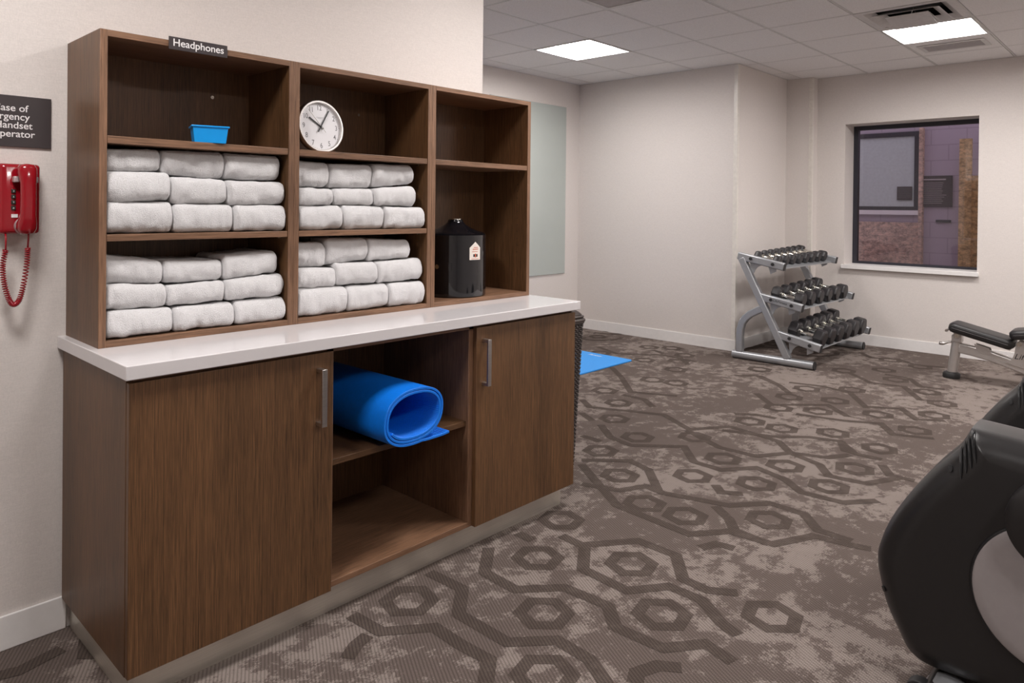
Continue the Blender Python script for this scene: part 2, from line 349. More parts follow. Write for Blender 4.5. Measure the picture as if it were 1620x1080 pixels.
def build_floor():
    bm = bmesh.new()
    v = [bm.verts.new(p) for p in ((XW, YS, 0), (XE, YS, 0), (XE, YN, 0), (XW, YN, 0))]
    bm.faces.new(v)
    zc = [0.0006]
    def nz():
        zc[0] += 0.000004
        return zc[0]
    ex = Vector((1, -1)).normalized(); ey = Vector((1, 1)).normalized()
    rr = random.Random(3)
    def ring(cx, cy, ro=0.106, ri=0.056):
        z = nz()
        o, i = [], []
        a0 = rr.uniform(-0.05, 0.05)
        for k in range(6):
            a = a0 + k*PI/3
            d = ex*math.cos(a) + ey*math.sin(a)
            o.append(bm.verts.new((cx+d.x*ro, cy+d.y*ro, z))); i.append(bm.verts.new((cx+d.x*ri, cy+d.y*ri, z)))
        for k in range(6):
            f = bm.faces.new((o[k], o[(k+1) % 6], i[(k+1) % 6], i[k])); f.material_index = 1
    def band(pts, wd=0.048):
        pts = [Vector(p) for p in pts]; L_, R_ = [], []; z = nz()
        for k, p in enumerate(pts):
            d0 = (p-pts[k-1]).normalized() if k else (pts[1]-p).normalized()
            d1 = (pts[k+1]-p).normalized() if k < len(pts)-1 else d0
            d = (d0+d1).normalized(); n = Vector((-d.y, d.x)); c = max(0.5, n.dot(Vector((-d0.y, d0.x))))
            L_.append(bm.verts.new((*(p+n*wd/2/c), z))); R_.append(bm.verts.new((*(p-n*wd/2/c), z)))
        for k in range(len(pts)-1):
            f = bm.faces.new((L_[k], L_[k+1], R_[k+1], R_[k])); f.material_index = 1
    for p in CARPET_RINGS: ring(*p)
    for l in CARPET_BANDS: band(l)
    # the same figure carried on over the rest of the floor
    meas = [Vector(p) for p in CARPET_RINGS]
    for i in range(-30, 40):
        for j in range(-14, 40):
            p = ex*(i*0.38 + (j % 2)*0.19) + ey*(j*0.37)
            if not (XW+.2 < p.x < XE-.2 and YS+.2 < p.y < YN-.2): continue
            if min((p-q).length for q in meas) < 0.62: continue
            if rr.random() < 0.75: ring(p.x, p.y)
            if rr.random() < 0.8:
                a = p - ex*0.19 - ey*0.14
                band([a, a+ex*0.09+ey*0.10 if False else a+ex*0.12-ey*0.06, a+ex*0.26-ey*0.06, a+ex*0.38, a+ex*0.44+ey*0.10])
    for f in bm.faces:
        if f.normal.z < 0: f.normal_flip()
    me = bpy.data.meshes.new('floor'); bm.normal_update()
    for f in bm.faces:
        if f.normal.z < 0: f.normal_flip()
    bm.to_mesh(me); bm.free(); me.materials.append(CARPET); me.materials.append(CARPET_D)
    o = link('floor', me); o['kind'] = 'structure'
build_floor()

struct('wall_back', boxes((XW, 2.503, 2.56, 5.05, 0, H_C)), WALL)
struct('wall_far', boxes((2.503, 6.36, 4.95, 5.05, 0, H_C)), WALL)
struct('wall_alcove', boxes((6.36, 8.0, 3.07, 5.05, 0, H_C)), WALL)
struct('wall_south', boxes((XW, 8.0, YS-0.1, YS, 0, H_C)), WALL)
struct('wall_left', boxes((XW-0.1, XW, YS-0.1, 5.05, 0, H_C)), WALL)
struct('wall_right', boxes((XE, 8.0, YS, 1.36, 0, H_C), (XE, 8.0, 2.52, 3.07, 0, H_C), (XE, 8.0, 1.36, 2.52, 0, 0.752), (XE, 8.0, 1.36, 2.52, 2.217, H_C)), WALL)
struct('wall_pillar', boxes((7.50, XE, 2.80, 3.07, 0, H_C)), WALL)
bh, bt = 0.104, 0.009
struct('baseboard_back', boxes((XW, 0.685, 2.56-bt, 2.56, 0, bh)), TRIM, bevel=0.003)
struct('baseboard_far', boxes((2.503, 6.36, 4.95-bt, 4.95, 0, bh)), TRIM, bevel=0.003)
struct('baseboard_alcove', boxes((6.36-bt, 6.36, 3.07-bt, 4.95-bt, 0, bh), (6.36, 7.5, 3.07-bt, 3.07, 0, bh)), TRIM)
struct('baseboard_right', boxes((XE-bt, XE, YS, 2.80, 0, bh), (7.50-bt, 7.50, 2.80-bt, 3.07-bt, 0, bh), (7.50, XE-bt, 2.80-bt, 2.80, 0, bh)), TRIM)
g = 0.034
struct('trim_1', boxes((6.36-0.003, 6.36, 3.07-0.003, 3.07+g, bh, H_C-0.004), (6.36, 6.36+g, 3.07-0.003, 3.07, bh, H_C-0.004)), GUARD)
struct('trim_2', boxes((7.50-0.003, 7.50, 2.80-0.003, 2.80+g, bh, H_C-0.004), (7.50, 7.50+g, 2.80-0.003, 2.80, bh, H_C-0.004)), GUARD)

# --- ceiling of 2 ft tiles; cells taken by fixtures are left out
GX, GY, GS = 5.27, 2.92, 0.6096
def cx_(k): return GX + GS*k
def cy_(k): return GY + GS*k
LIGHTS = [(-1, 1), (1, -3), (-2, -6), (-9, -3), (-5, -3), (-7, -7), (1, -6), (2, -9)]  # seen and inferred lights, together with added unseen fill lights
FIX = set(LIGHTS) | {(0, -3), (-3, -1)}
bm = bmesh.new()
for i in range(-13, 6):
    for j in range(-10, 5):
        if (i, j) in FIX: continue
        x0, x1 = max(XW, cx_(i)), min(8.0, cx_(i+1)); y0, y1 = max(YS, cy_(j)), min(5.05, cy_(j+1))
        if x1 <= x0 or y1 <= y0: continue
        gp = 0.0115
        box(bm, x0+gp, x1-gp, y0+gp, y1-gp, H_C-0.0015, H_C+0.018)
box(bm, XW, 8.0, YS, 5.05, H_C+0.10, H_C+0.12)
ceil = struct('ceiling', bm, CEIL)
bm = bmesh.new()
for i in range(-12, 5):
    x = cx_(i); yy1 = YN if x < 6.36 else (3.07 if x < 7.5 else 2.8)
    if XW < x < XE: box(bm, x-0.0075, x+0.0075, YS, 2.56 if x < 2.503 else yy1, H_C-0.001, H_C+0.002)
for j in range(-10, 5):
    y = cy_(j)
    if YS < y < YN: box(bm, XW if y < 2.56 else 2.503, XE if y < 3.07 else 6.36, y-0.0075, y+0.0075, H_C-0.0008, H_C+0.0018)
# wall angle
for b in ((2.503, 6.36, 4.93, 4.95), (6.34, 6.36, 3.07, 4.95), (6.36, 7.5, 3.05, 3.07), (XE-.02, XE, YS, 2.8)):
    box(bm, *b, H_C-0.0028, H_C-0.0006)
obj('ceiling_grid', bm, TBAR, ceil)

LL = {(-1, 1): 'lit square ceiling light over the alcove, left of the two in view',
      (-9, -3): 'square ceiling light out of view in front of the red wall phone',
      (-5, -3): 'square ceiling light out of view in front of the cabinet right door',
      (-7, -7): 'added unseen square fill light behind the camera to the left',  # fill light added to lift the hutch interior
      (-5, -7): 'square ceiling light out of view behind the camera, middle of its row',
      (-2, -6): 'added unseen square fill light over the middle of the open floor',  # unseen light added to brighten the far part of the room
      (2, -9): 'added unseen square fill light in the far corner behind the exercise machines',  # another added lamp, out of sight, filling the right side
      (1, -6): 'added unseen square fill light above the seat end of the bench',  # added to brighten the far walls, no known fixture here
      (1, -3): 'lit square ceiling light beside the open air vent, right of the two in view'}
def troffer(i, j):
    lab = LL[(i, j)]
    t = thing('ceiling_light', lab, 'ceiling light', (cx_(i)+GS/2, cy_(j)+GS/2, H_C), group='recessed square ceiling lights')
    h = GS/2; bm = bmesh.new()
    w_ = 0.018
    for b in ((-h, h, -h, -h+w_), (-h, h, h-w_, h), (-h, -h+w_, -h+w_, h-w_), (h-w_, h, -h+w_, h-w_)): box(bm, *b, -0.006, 0.0)
    obj('frame', bm, TBAR, t)
    bm = bmesh.new()           # housing: sloped sides and closed top
    a = h-w_; b = h-0.055; zt = 0.055
    lo = [bm.verts.new(p) for p in ((-a, -a, -.001), (a, -a, -.001), (a, a, -.001), (-a, a, -.001))]
    hi = [bm.verts.new(p) for p in ((-b, -b, zt), (b, -b, zt), (b, b, zt), (-b, b, zt))]
    for k in range(4): bm.faces.new((lo[k], lo[(k+1) % 4], hi[(k+1) % 4], hi[k]))
    ho = [bm.verts.new(p) for p in ((-h, -h, .10), (h, -h, .10), (h, h, .10), (-h, h, .10))]
    l2 = [bm.verts.new(p) for p in ((-h, -h, 0), (h, -h, 0), (h, h, 0), (-h, h, 0))]
    for k in range(4): bm.faces.new((l2[k], l2[(k+1) % 4], ho[(k+1) % 4], ho[k]))
    bm.faces.new(ho)
    obj('housing', bm, TBAR, t)
    bm = bmesh.new(); n = 16; rows = []
    for k in range(n+1):
        u = -b + 2*b*k/n; z = zt-0.004 - 0.035*math.sin(PI*k/n)
        rows.append((bm.verts.new((-b, u, z)), bm.verts.new((b, u, z)), bm.verts.new((-b, u, zt+.002)), bm.verts.new((b, u, zt+.002))))
    for p, q in zip(rows, rows[1:]):
        bm.faces.new((p[0], p[1], q[1], q[0]))
    obj('diffuser', bm, LIT, t, smooth=180)
for ij in LIGHTS: troffer(*ij)

# supply vent (top edge of the photo)
t = thing('ceiling_vent', 'square ceiling return grille with close parallel louvres at top edge', 'air vent', (cx_(-3)+GS/2, cy_(-1)+GS/2, H_C))
h = GS/2; bm = bmesh.new()
for b in ((-h, h, -h, -h+.04), (-h, h, h-.04, h), (-h, -h+.04, -h+.04, h-.04), (h-.04, h, -h+.04, h-.04)): box(bm, *b, -0.006, 0.004)
obj('frame', bm, TBAR, t)
bm = bmesh.new()
for k in range(28):
    y = -h+.05 + k*(2*h-.1)/27
    m4 = Matrix.Translation((0, y, 0.0)) @ Matrix.Rotation(R(-28), 4, 'X')
    box(bm, -h+.04, h-.04, -.0075, .0075, -.0007, .0007, mat=m4)
obj('louvres', bm, GRILLE, t)
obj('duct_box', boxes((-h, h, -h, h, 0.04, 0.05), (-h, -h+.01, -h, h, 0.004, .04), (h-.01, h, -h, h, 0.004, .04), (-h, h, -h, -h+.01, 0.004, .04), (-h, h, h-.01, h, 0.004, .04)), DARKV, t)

# diffuser next to the right-hand light: a square stepped-cone diffuser with a dropped core
t = thing('air_diffuser', 'white stepped ceiling air diffuser with a loose inner panel beside light', 'air vent', (cx_(0)+GS/2, cy_(-3)+GS/2, H_C))
bm = bmesh.new()
for b in ((-h, h, -h, -h+.05), (-h, h, h-.05, h), (-h, -h+.05, -h+.05, h-.05), (h-.05, h, -h+.05, h-.05)): box(bm, *b, -0.004, 0.004)
obj('frame', bm, TBAR, t)
def cone(bm, a, b, z0, z1, th=.0025):
    lo = [bm.verts.new(p) for p in ((-a, -a, z0), (a, -a, z0), (a, a, z0), (-a, a, z0))]
    hi = [bm.verts.new(p) for p in ((-b, -b, z1), (b, -b, z1), (b, b, z1), (-b, b, z1))]
    lo2 = [bm.verts.new(v.co + Vector((0, 0, th))) for v in lo]; hi2 = [bm.verts.new(v.co + Vector((0, 0, th))) for v in hi]
    for k in range(4):
        m = (k+1) % 4
        bm.faces.new((lo[k], lo[m], hi[m], hi[k])); bm.faces.new((lo2[k], lo2[m], hi2[m], hi2[k]))
        bm.faces.new((lo[k], lo[m], lo2[m], lo2[k])); bm.faces.new((hi[k], hi[m], hi2[m], hi2[k]))
for a, b, z0, z1 in ((.255, .205, -.002, .022), (.205, .145, -.018, .008), (.135, .075, -.030, -.006)):
    bm = bmesh.new(); cone(bm, a, b, z0, z1); obj('cone', bm, TBAR, t)
bm = bmesh.new(); box(bm, -.15, .12, -.13, .14, -.045, -.041, mat=Matrix.Rotation(R(7), 4, 'Y'))
obj('inner_panel', bm, TBAR, t, bevel=.001)
bm = bmesh.new(); tube(bm, [(-.10, -.06, -.03), (-.06, -.03, .0), (0, 0, .05)], .002, 8); tube(bm, [(.08, .05, -.05), (.04, .03, .0), (0, 0, .05)], .002, 8)
obj('hanger_wires', bm, NICKEL, t)
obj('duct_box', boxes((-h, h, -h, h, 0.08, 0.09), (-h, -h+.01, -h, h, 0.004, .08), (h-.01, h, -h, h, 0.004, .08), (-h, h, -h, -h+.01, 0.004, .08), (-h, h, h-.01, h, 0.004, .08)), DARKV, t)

# small grille panel in the tile beyond the light
t = thing('ceiling_grille', 'small flat rectangular ceiling grille in tile beyond right light', 'air vent', (cx_(2)+0.30, cy_(-3)+GS/2, H_C))
bm = bmesh.new()
for b in ((-.15, .15, -.24, -.205), (-.15, .15, .205, .24), (-.15, -.11, -.205, .205), (.11, .15, -.205, .205)): box(bm, *b, -0.008, -0.003)
obj('frame', bm, TBAR, t)
bm = bmesh.new(); box(bm, -.11, .11, -.205, .205, -0.0045, -0.003)
for k in range(22): box(bm, -.105+k*.01, -.102+k*.01, -.203, .203, -.0065, -.0045)
obj('louvres', bm, GRILLE, t)

# --- window
wn = struct('window_1', boxes((7.90, 7.96, 1.36, 2.52, 0.792, 0.815), (7.90, 7.96, 1.36, 2.52, 2.175, 2.217), (7.90, 7.96, 1.36, 1.40, 0.815, 2.175), (7.90, 7.96, 2.475, 2.52, 0.815, 2.175)), WINFR)
o = obj('glass_pane', boxes((7.926, 7.934, 1.40, 2.475, 0.815, 2.175)), GLASS, wn)
obj('window_sill', boxes((7.595, 7.96, 1.345, 2.535, 0.752, 0.792)), TRIM, wn, bevel=.003)

# --- what the window looks out on, plus a reflected sign built as a plate
struct('floor_outside', boxes((8.0, 13, -3, 8, -0.1, 0.0)), PAVE)
struct('wall_outside', boxes((10.5, 10.7, 2.50, 7, 0, 1.19)), SPLIT)
ow = struct('wall_outside_upper', boxes((10.53, 10.7, 2.50, 7, 1.19, 5.0), (10.52, 10.7, -3, 2.50, 0, 5.0)), SMOOTH)
struct('wall_outside_corner', boxes((10.44, 10.53, 2.475, 2.525, 0, 2.43)), SPLIT, bevel=.01)
struct('wall_outside_pier', boxes((10.42, 10.52, -1.5, 2.03, 0, 1.79), (10.36, 10.42, 1.92, 2.05, 0, 2.25)), TAN)
struct('trim_3', boxes((10.47, 10.53, 2.52, 3.6, 1.29, 1.35)), TRIM)
w2 = struct('window_2', boxes((10.48, 10.53, 2.525, 2.585, 1.35, 2.39), (10.48, 10.53, 3.5, 3.56, 1.35, 2.39), (10.48, 10.53, 2.585, 3.5, 1.35, 1.40), (10.48, 10.53, 2.585, 3.5, 2.33, 2.39)), WINFR)
obj('glass_pane', boxes((10.505, 10.52, 2.585, 3.5, 1.40, 2.33)), plain('pale grey window blind glass', (0.55, 0.62, 0.60), 0.15), w2)
t = thing('reflected_sign', 'black plate with lettering, standing in for a sign reflected in the window', 'sign', (10.51, 2.35, 1.6))  # solid plate imitates the reflection of an indoor sign in the glass
obj('plate', boxes((-.02, 0.0, -.20, .20, -.20, .20)), SIGNM, t)
bm = bmesh.new(); rr = random.Random(5)
box(bm, -.0225, -.0202, -.13, .15, .145, .16)
for k in range(11): 
    e = rr.uniform(.02, .08); box(bm, -.0225, -.0202, -.16+e, .17, .105-k*.026, .110-k*.026)
obj('lettering', bm, plain('dim lettering', (.5, .45, .45), .6), t)
o = obj('outside_handle', boxes((10.49, 10.52, 2.16, 2.33, 1.20, 1.232)), WINFR, bevel=.004); tag(o, 'small dark handle box on the outside wall below the plaque', 'mail slot')  # small handle modelled as a plain dark box
t = thing('notice_board', 'small dark square notice seen inside the building across the window', 'sign', (10.50, 2.70, 1.575))
obj('plate', boxes((-.012, .004, -.09, .09, -.09, .09)), SIGNM, t)
bm = bmesh.new()
for k in range(6): box(bm, -.0135, -.0122, -.07, .07, .06-k*.022, .064-k*.022)
obj('lettering', bm, plain('dim notice lettering', (.12, .14, .14), .6), t)

# --- glass panel on the far wall
t = thing('glass_board', 'tall pale green glass panel on far wall beside the hutch', 'glass panel', (5.55, 4.95, 1.53))
obj('panel', boxes((-.62, .565, -.014, -.006, -.908, .905)), FROST, t, bevel=.0015)
for sx in (-.60, .545):
    for sz in (-.888, .885):
        bm = bmesh.new(); cyl(bm, (sx, 0, sz), (sx, -.006, sz), .01); obj('standoff', bm, NICKEL, t)

# ================================================================== CABINET
t = thing('base_cabinet', 'dark wood base cabinet with two doors and an open middle', 'cabinet', (0, 0, 0))
x0, x1, yf, yb = 0.670, 2.530, 2.000, 2.545
obj('side_panel', boxes((x0, x0+.019, yf, yb, .102, .886)), WD, t, bevel=.0012)
obj('side_panel', boxes((x1-.019, x1, yf, yb, .102, .886)), WD, t, bevel=.0012)
for xa in (1.268, 1.896):
    obj('divider_panel', boxes((xa, xa+.026, yf, yb-.01, .121, .880)), WE, t, bevel=.001)
obj('bottom_panel', boxes((x0+.019, x1-.019, yf, yb, .102, .121)), WEH, t, bevel=.001)
obj('top_rail', boxes((x0+.019, x1-.019, yf, yb, .868, .886)), WEH, t)
obj('back_panel', boxes((x0+.019, x1-.019, yb-.008, yb, .121, .868)), WD, t)
obj('shelf', boxes((1.295, 1.895, 2.012, yb-.012, .492, .512)), WH, t, bevel=.001)
def pull(parent, x, y, za, zb):
    bm = bmesh.new()
    box(bm, x-.009, x+.009, y-.036, y-.027, za, zb)
    box(bm, x-.009, x+.009, y-.029, y, zb-.012, zb); box(bm, x-.009, x+.009, y-.029, y, za, za+.012)
    return obj('handle', bm, NICKEL, parent, bevel=.001)
d = obj('door', boxes((0.671, 1.279, yf-.0205, yf-.001, .103, .874)), WD, t, bevel=.0012)
pull(d, 1.228, yf-.0205, .648, .828)
d = obj('door', boxes((1.918, 2.530, yf-.0205, yf-.001, .103, .874)), WD, t, bevel=.0012)
pull(d, 1.956, yf-.0205, .648, .828)
obj('toe_kick', boxes((0.695, 0.705, 2.042, 2.55, 0.0, .102), (0.705, 2.505, 2.042, 2.052, 0.0, .102), (2.505, 2.515, 2.042, 2.55, 0, .102)), TOEM, t)

o = obj('countertop', boxes((0.657, 2.545, 1.960, 2.558, .886, .924)), COUNTER, bevel=.0025, seg=3)
tag(o, 'white glossy slab countertop on the dark base cabinet', 'countertop')

t = thing('shelf_hutch', 'dark wood open shelving hutch standing on the white countertop', 'shelf', (0, 0, 0))
hy, hb, hz0, hz1 = 2.252, 2.556, .924, 1.838
def vpanel(name, xa, xb): 
    o = obj(name, boxes((xa, xb, hy+.002, hb, hz0, hz1)), WD, t)
    obj('edge_band', boxes((xa, xb, hy, hy+.002, hz0, hz1)), WE, o, bevel=.0008)
vpanel('side_panel', .680, .700)
vpanel('divider_panel', 1.2715, 1.2915); vpanel('divider_panel', 1.292, 1.312)
vpanel('divider_panel', 1.895, 1.9155); vpanel('divider_panel', 1.916, 1.9365)
vpanel('side_panel', 2.504, 2.524)
for n, (a, b) in enumerate(((.700, 1.2715), (1.312, 1.895), (1.9365, 2.504))):
    obj('top_panel', boxes((a, b, hy, hb, hz1-.019, hz1)), WEH, t, bevel=.001)
    obj('bottom_panel', boxes((a, b, hy, hb, hz0, .943)), WEH, t, bevel=.001)
    obj('back_panel', boxes((a, b, hb-.012, hb, .943, hz1-.019)), WD, t)
    obj('shelf', boxes((a+.001, b-.001, hy+.002, hb-.013, 1.513, 1.535)), WEH, t, bevel=.0015)
    if n < 2: obj('shelf', boxes((a+.001, b-.001, hy+.002, hb-.013, 1.230, 1.250)), WEH, t, bevel=.0015)
    bm = bmesh.new(); cyl(bm, (b-.14, hb-.012, 1.722), (b-.14, hb-.018, 1.722), .006); obj('screw_cap', bm, CHROME, t, smooth=30)
    for yy in (2.315, 2.49):
        for zz in [1.128+.032*k for k in range(14)]:
            bm = bmesh.new(); cyl(bm, (b-.0008, yy, zz), (b-.0001, yy, zz), .0022, n=8); obj('pin_hole', bm, BLACK, t)
    for zz in ((1.509, 1.2265) if n < 2 else (1.509,)):
        bm = bmesh.new(); cyl(bm, (b-.012, 2.30, zz), (b, 2.30, zz), .003, n=10); obj('shelf_pin', bm, CHROME, t)

# ------------------------------------------------------------------ towels
TOWELS = {"LU":[[[0.703,0.891,1.346,1.346,1.251,1.251],[0.893,1.083,1.34,1.341,1.251,1.251],[1.085,1.268,1.339,1.339,1.251,1.251]],[[0.703,0.886,1.433,1.437,1.338,1.349],[0.888,1.063,1.425,1.421,1.339,1.342],[1.065,1.268,1.42,1.42,1.336,1.341]],[[0.703,0.862,1.501,1.506,1.434,1.439],[0.864,1.062,1.506,1.511,1.431,1.42],[1.064,1.258,1.509,1.511,1.421,1.425]]],"LL":[[[0.703,0.892,1.028,1.022,0.944,0.944],[0.894,1.086,1.02,1.02,0.944,0.944],[1.088,1.268,1.022,1.022,0.944,0.944]],[[0.703,0.877,1.104,1.093,1.028,1.021],[0.879,1.06,1.088,1.092,1.025,1.025],[1.062,1.268,1.093,1.103,1.024,1.026]],[[0.703,0.871,1.19,1.165,1.102,1.093],[0.873,1.06,1.165,1.158,1.093,1.094],[1.062,1.249,1.171,1.182,1.093,1.105]]],"MU":[[[1.316,1.499,1.338,1.341,1.251,1.251],[1.501,1.687,1.341,1.34,1.251,1.251],[1.689,1.887,1.339,1.336,1.251,1.251]],[[1.316,1.467,1.403,1.4,1.339,1.341],[1.469,1.644,1.401,1.406,1.341,1.342],[1.646,1.848,1.408,1.422,1.341,1.339]],[[1.316,1.457,1.502,1.498,1.403,1.406],[1.459,1.649,1.496,1.5,1.403,1.41],[1.651,1.847,1.506,1.508,1.411,1.428]]],"ML":[[[1.316,1.522,1.047,1.04,0.944,0.944],[1.524,1.713,1.038,1.037,0.944,0.944],[1.715,1.891,1.036,1.035,0.944,0.944]],[[1.316,1.477,1.119,1.111,1.043,1.042],[1.479,1.665,1.127,1.121,1.044,1.04],[1.667,1.887,1.122,1.128,1.04,1.042]],[[1.316,1.445,1.209,1.203,1.117,1.116],[1.447,1.632,1.22,1.215,1.12,1.132],[1.634,1.835,1.214,1.203,1.124,1.131]]]}
yfr = [2.256, 2.266, 2.284]
def towel_mesh(q, yf, seed):
    X0, X1, zt0, zt1, zb0, zb1 = q
    rn = random.Random(seed); depth = 2.525-yf
    bm = bmesh.new(); NX, NA = 44, 72; rings = []
    endR = rn.uniform(.011, .018); sl = rn.uniform(-.004, .006)
    off = Vector((seed*3.1, seed*1.7, 0))
    for i in range(NX+1):
        s = i/NX; s = s*s*(3-2*s)*.5+s*.5
        # ends rounded: shrink the section near both ends
        e = min(s, 1-s)*(X1-X0)
        k = 1.0 if e > endR else math.sqrt(max(0.0, 1-((endR-e)/endR)**2))
        kk = 0.35+0.65*k
        ss = 0.5+(s-0.5)
        xx = X0 + (X1-X0)*ss
        zt = zt0+(zt1-zt0)*s; zb = zb0+(zb1-zb0)*s
        hz = (zt-zb)/2; zc = (zt+zb)/2; hy_ = depth/2; yc = yf+hy_
        rings.append([])
        for a in range(NA):
            # rounded-box section with a full round nose; arc-length-ish parameter
            th = 2*PI*a/NA
            ca, sa = math.cos(th), math.sin(th)
            rr_ = hz*.80
            # stadium: straight length L between two half circles
            Ls = max(0.001, hy_-rr_)
            per = 4*Ls + 2*PI*rr_; u = per*a/NA
            if u < PI*rr_:                       # nose (towards -y)
                f = u/rr_; py = -Ls - math.sin(f)**.85*rr_; pz = math.cos(f)
            elif u < PI*rr_+2*Ls: py = -Ls+(u-PI*rr_); pz = -1
            elif u < 2*PI*rr_+2*Ls:
                f = (u-PI*rr_-2*Ls)/rr_; py = Ls+math.sin(f)*rr_; pz = -math.cos(f)
            else: py = Ls-(u-2*PI*rr_-2*Ls); pz = 1
            pzz = math.copysign(abs(pz)**0.80, pz)
            inset = endR*0.8*(1-k)
            p = Vector((xx, yc + py*(1-0.02*(1-k)) + (inset if py < 0 else -inset)*1.0, zc + pzz*hz*(1-(1-k)*endR*0.75/hz)))
            n1 = noise.noise(p*22+off)*0.0062 + noise.noise(p*55+off)*0.0026 + noise.noise(p*240+off)*0.0016
            front = max(0, -py/ hy_)
            p.y += n1*1.2 + sl*math.sin(s*PI)*front
            p.z += n1*0.55 - (0.0004 if pz > 0 else -0.0002)
            p.z = max(p.z, zb_min[0])
            p.z = min(p.z, z_max[0])
            p.x += noise.noise(p*40+off*2)*0.0016*(1 if e < endR*1.5 else .3)
            rings[-1].append(bm.verts.new(p))
    for a, b in zip(rings, rings[1:]):
        for k in range(NA): bm.faces.new((a[k], a[(k+1) % NA], b[(k+1) % NA], b[k]))
    # end caps: spiral-fold rings sunk in steps so the folded layers show
    for rg, sgn in ((rings[0], -1), (rings[-1], 1)):
        c = sum((v.co for v in rg), Vector())/NA; prev = rg
        for m_, (sc_, dx) in enumerate(((.86, .0035), (.80, -.003), (.62, .003), (.56, -.002), (.30, .002))):
            nr = []
            for v in rg:
                p = c + (v.co-c)*1.0; p.z = c.z+(v.co.z-c.z)*sc_; p.y = c.y+(v.co.y-c.y)*(1-(1-sc_)*0.28); p.x = c.x + sgn*dx
                nr.append(bm.verts.new(p))
            for k in range(NA): bm.faces.new((prev[k], prev[(k+1) % NA], nr[(k+1) % NA], nr[k]))
            prev = nr
        bm.faces.new(prev)
    return bm
zb_min, z_max = [0], [9]
BAYN = {'LU': 'left bay, upper shelf', 'LL': 'left bay, lower shelf', 'MU': 'middle bay, upper shelf', 'ML': 'middle bay, lower shelf'}
ROWN = ('bottom row', 'middle row', 'top row'); COLN = ('left', 'centre', 'right')
seed = 0
for bay, rows in TOWELS.items():
    zb_min[0] = 1.2505 if bay[1] == 'U' else .9435
    z_max[0] = 1.5125 if bay[1] == 'U' else 1.2295
    for r_, row in enumerate(rows):
        for c_, q in enumerate(row):
            seed += 1
            o = obj('folded_towel', towel_mesh(q, yfr[r_]-(.0 if c_ != 2 else .004), seed), TERRY, smooth=180)
            tag(o, 'folded white towel in the hutch %s, %s, %s' % (BAYN[bay], ROWN[r_], COLN[c_]), 'towel', 'folded white towels in the hutch')

# ------------------------------------------------------------------ signs
t = thing('shelf_sign', 'small dark sign reading Headphones on top edge of hutch', 'sign', (.958, 2.2495, 1.8295))
obj('plate', boxes((-.091, .091, -.003, .0, -.0195, .0195)), SIGNM, t, bevel=.0006)
text('lettering', 'Headphones', .0315, face_ny(0, -.0033, -.0080), WHITE, t, sx=1.0, bold=.00025)
t = thing('wall_sign', 'dark brown wall sign with white emergency handset text above phone', 'sign', (.5165, 2.556, 1.5825))
obj('plate', boxes((-.1195, .1195, -.003, .003, -.0765, .0765)), SIGNM, t, bevel=.0006)
for k, s in enumerate(('In Case of', 'Emergency', 'Lift Handset', 'for Operator')):
    text('lettering', s, .0288, face_ny(-.001, -.0034, .0300-k*.0257), WHITE, t, sx=1.0, bold=.00025)

# ------------------------------------------------------------------ wall phone
t = thing('wall_phone', 'glossy red wall telephone with coiled cord below the emergency sign', 'telephone', (.546, 2.56, 1.35))
bm = bmesh.new()
def rrect(w_, h_, r_, n=6):
    P = []
    for cx0, cz0, a0 in ((w_-r_, h_-r_, 0), (-w_+r_, h_-r_, 90), (-w_+r_, -h_+r_, 180), (w_-r_, -h_+r_, 270)):
        for k in range(n+1):
            a = R(a0+90*k/n); P.append((cx0+r_*math.cos(a), cz0+r_*math.sin(a)))
    return P
secs = [(.053, .104, 0.0), (.053, .104, -.035), (.051, .102, -.046), (.046, .098, -.052), (.041, .093, -.054)]
rings = [[bm.verts.new((u, y, v)) for u, v in rrect(a, b, .010)] for a, b, y in secs]
for a, b in zip(rings, rings[1:]):
    for k in range(len(a)): bm.faces.new((a[k], a[(k+1) % len(a)], b[(k+1) % len(a)], b[k]))
bm.faces.new(rings[0]); bm.faces.new(rings[-1])
obj('housing', bm, RED, t, smooth=50)
# handset: skin of elliptical sections along z
bm = bmesh.new(); prof = [(-.103, .004, .008, -.083), (-.1, .016, .018, -.083), (-.088, .0215, .025, -.080), (-.072, .0215, .026, -.082), (-.060, .019, .018, -.092), (-.045, .0172, .0125, -.098), (0, .0168, .0118, -.101), (.045, .0172, .0125, -.098), (.062, .019, .018, -.092), (.074, .0215, .026, -.082), (.090, .0215, .025, -.080), (.1, .016, .018, -.083), (.103, .004, .008, -.083)]
rg = []
for z, a, b, y in prof:
    rg.append([bm.verts.new((.010+math.copysign(abs(math.cos(q))**.75, math.cos(q))*a*1.15, y+math.copysign(abs(math.sin(q))**.75, math.sin(q))*b, z)) for q in [2*PI*k/28 for k in range(28)]])
for a, b in zip(rg, rg[1:]):
    for k in range(28): bm.faces.new((a[k], a[(k+1) % 28], b[(k+1) % 28], b[k]))
bm.faces.new(rg[0]); bm.faces.new(rg[-1])
hs = obj('handset', bm, RED, t, smooth=180)
bm = bmesh.new(); cyl(bm, (.010, -.052, -.080), (.010, -.064, -.080), .026, .024, n=32); obj('mouthpiece_ring', bm, CLEAR, hs, smooth=35)
for sx in (-1, 1):
    bm = bmesh.new(); box(bm, .010+sx*.024-.007, .010+sx*.024+.007, -.078, -.052, .048, .066); obj('cradle_hook', bm, CLEAR, t, bevel=.003)
for k in range(4):
    bm = bmesh.new(); box(bm, -.0225, -.0115, -.058, -.053, .017-k*.0165, .0285-k*.0165); kb = obj('key', bm, KEY, t, bevel=.001)
    text('key_digit', '369#'[k], .007, face_ny(-.017, -.0583, .0205-k*.0165), WHITE, kb)
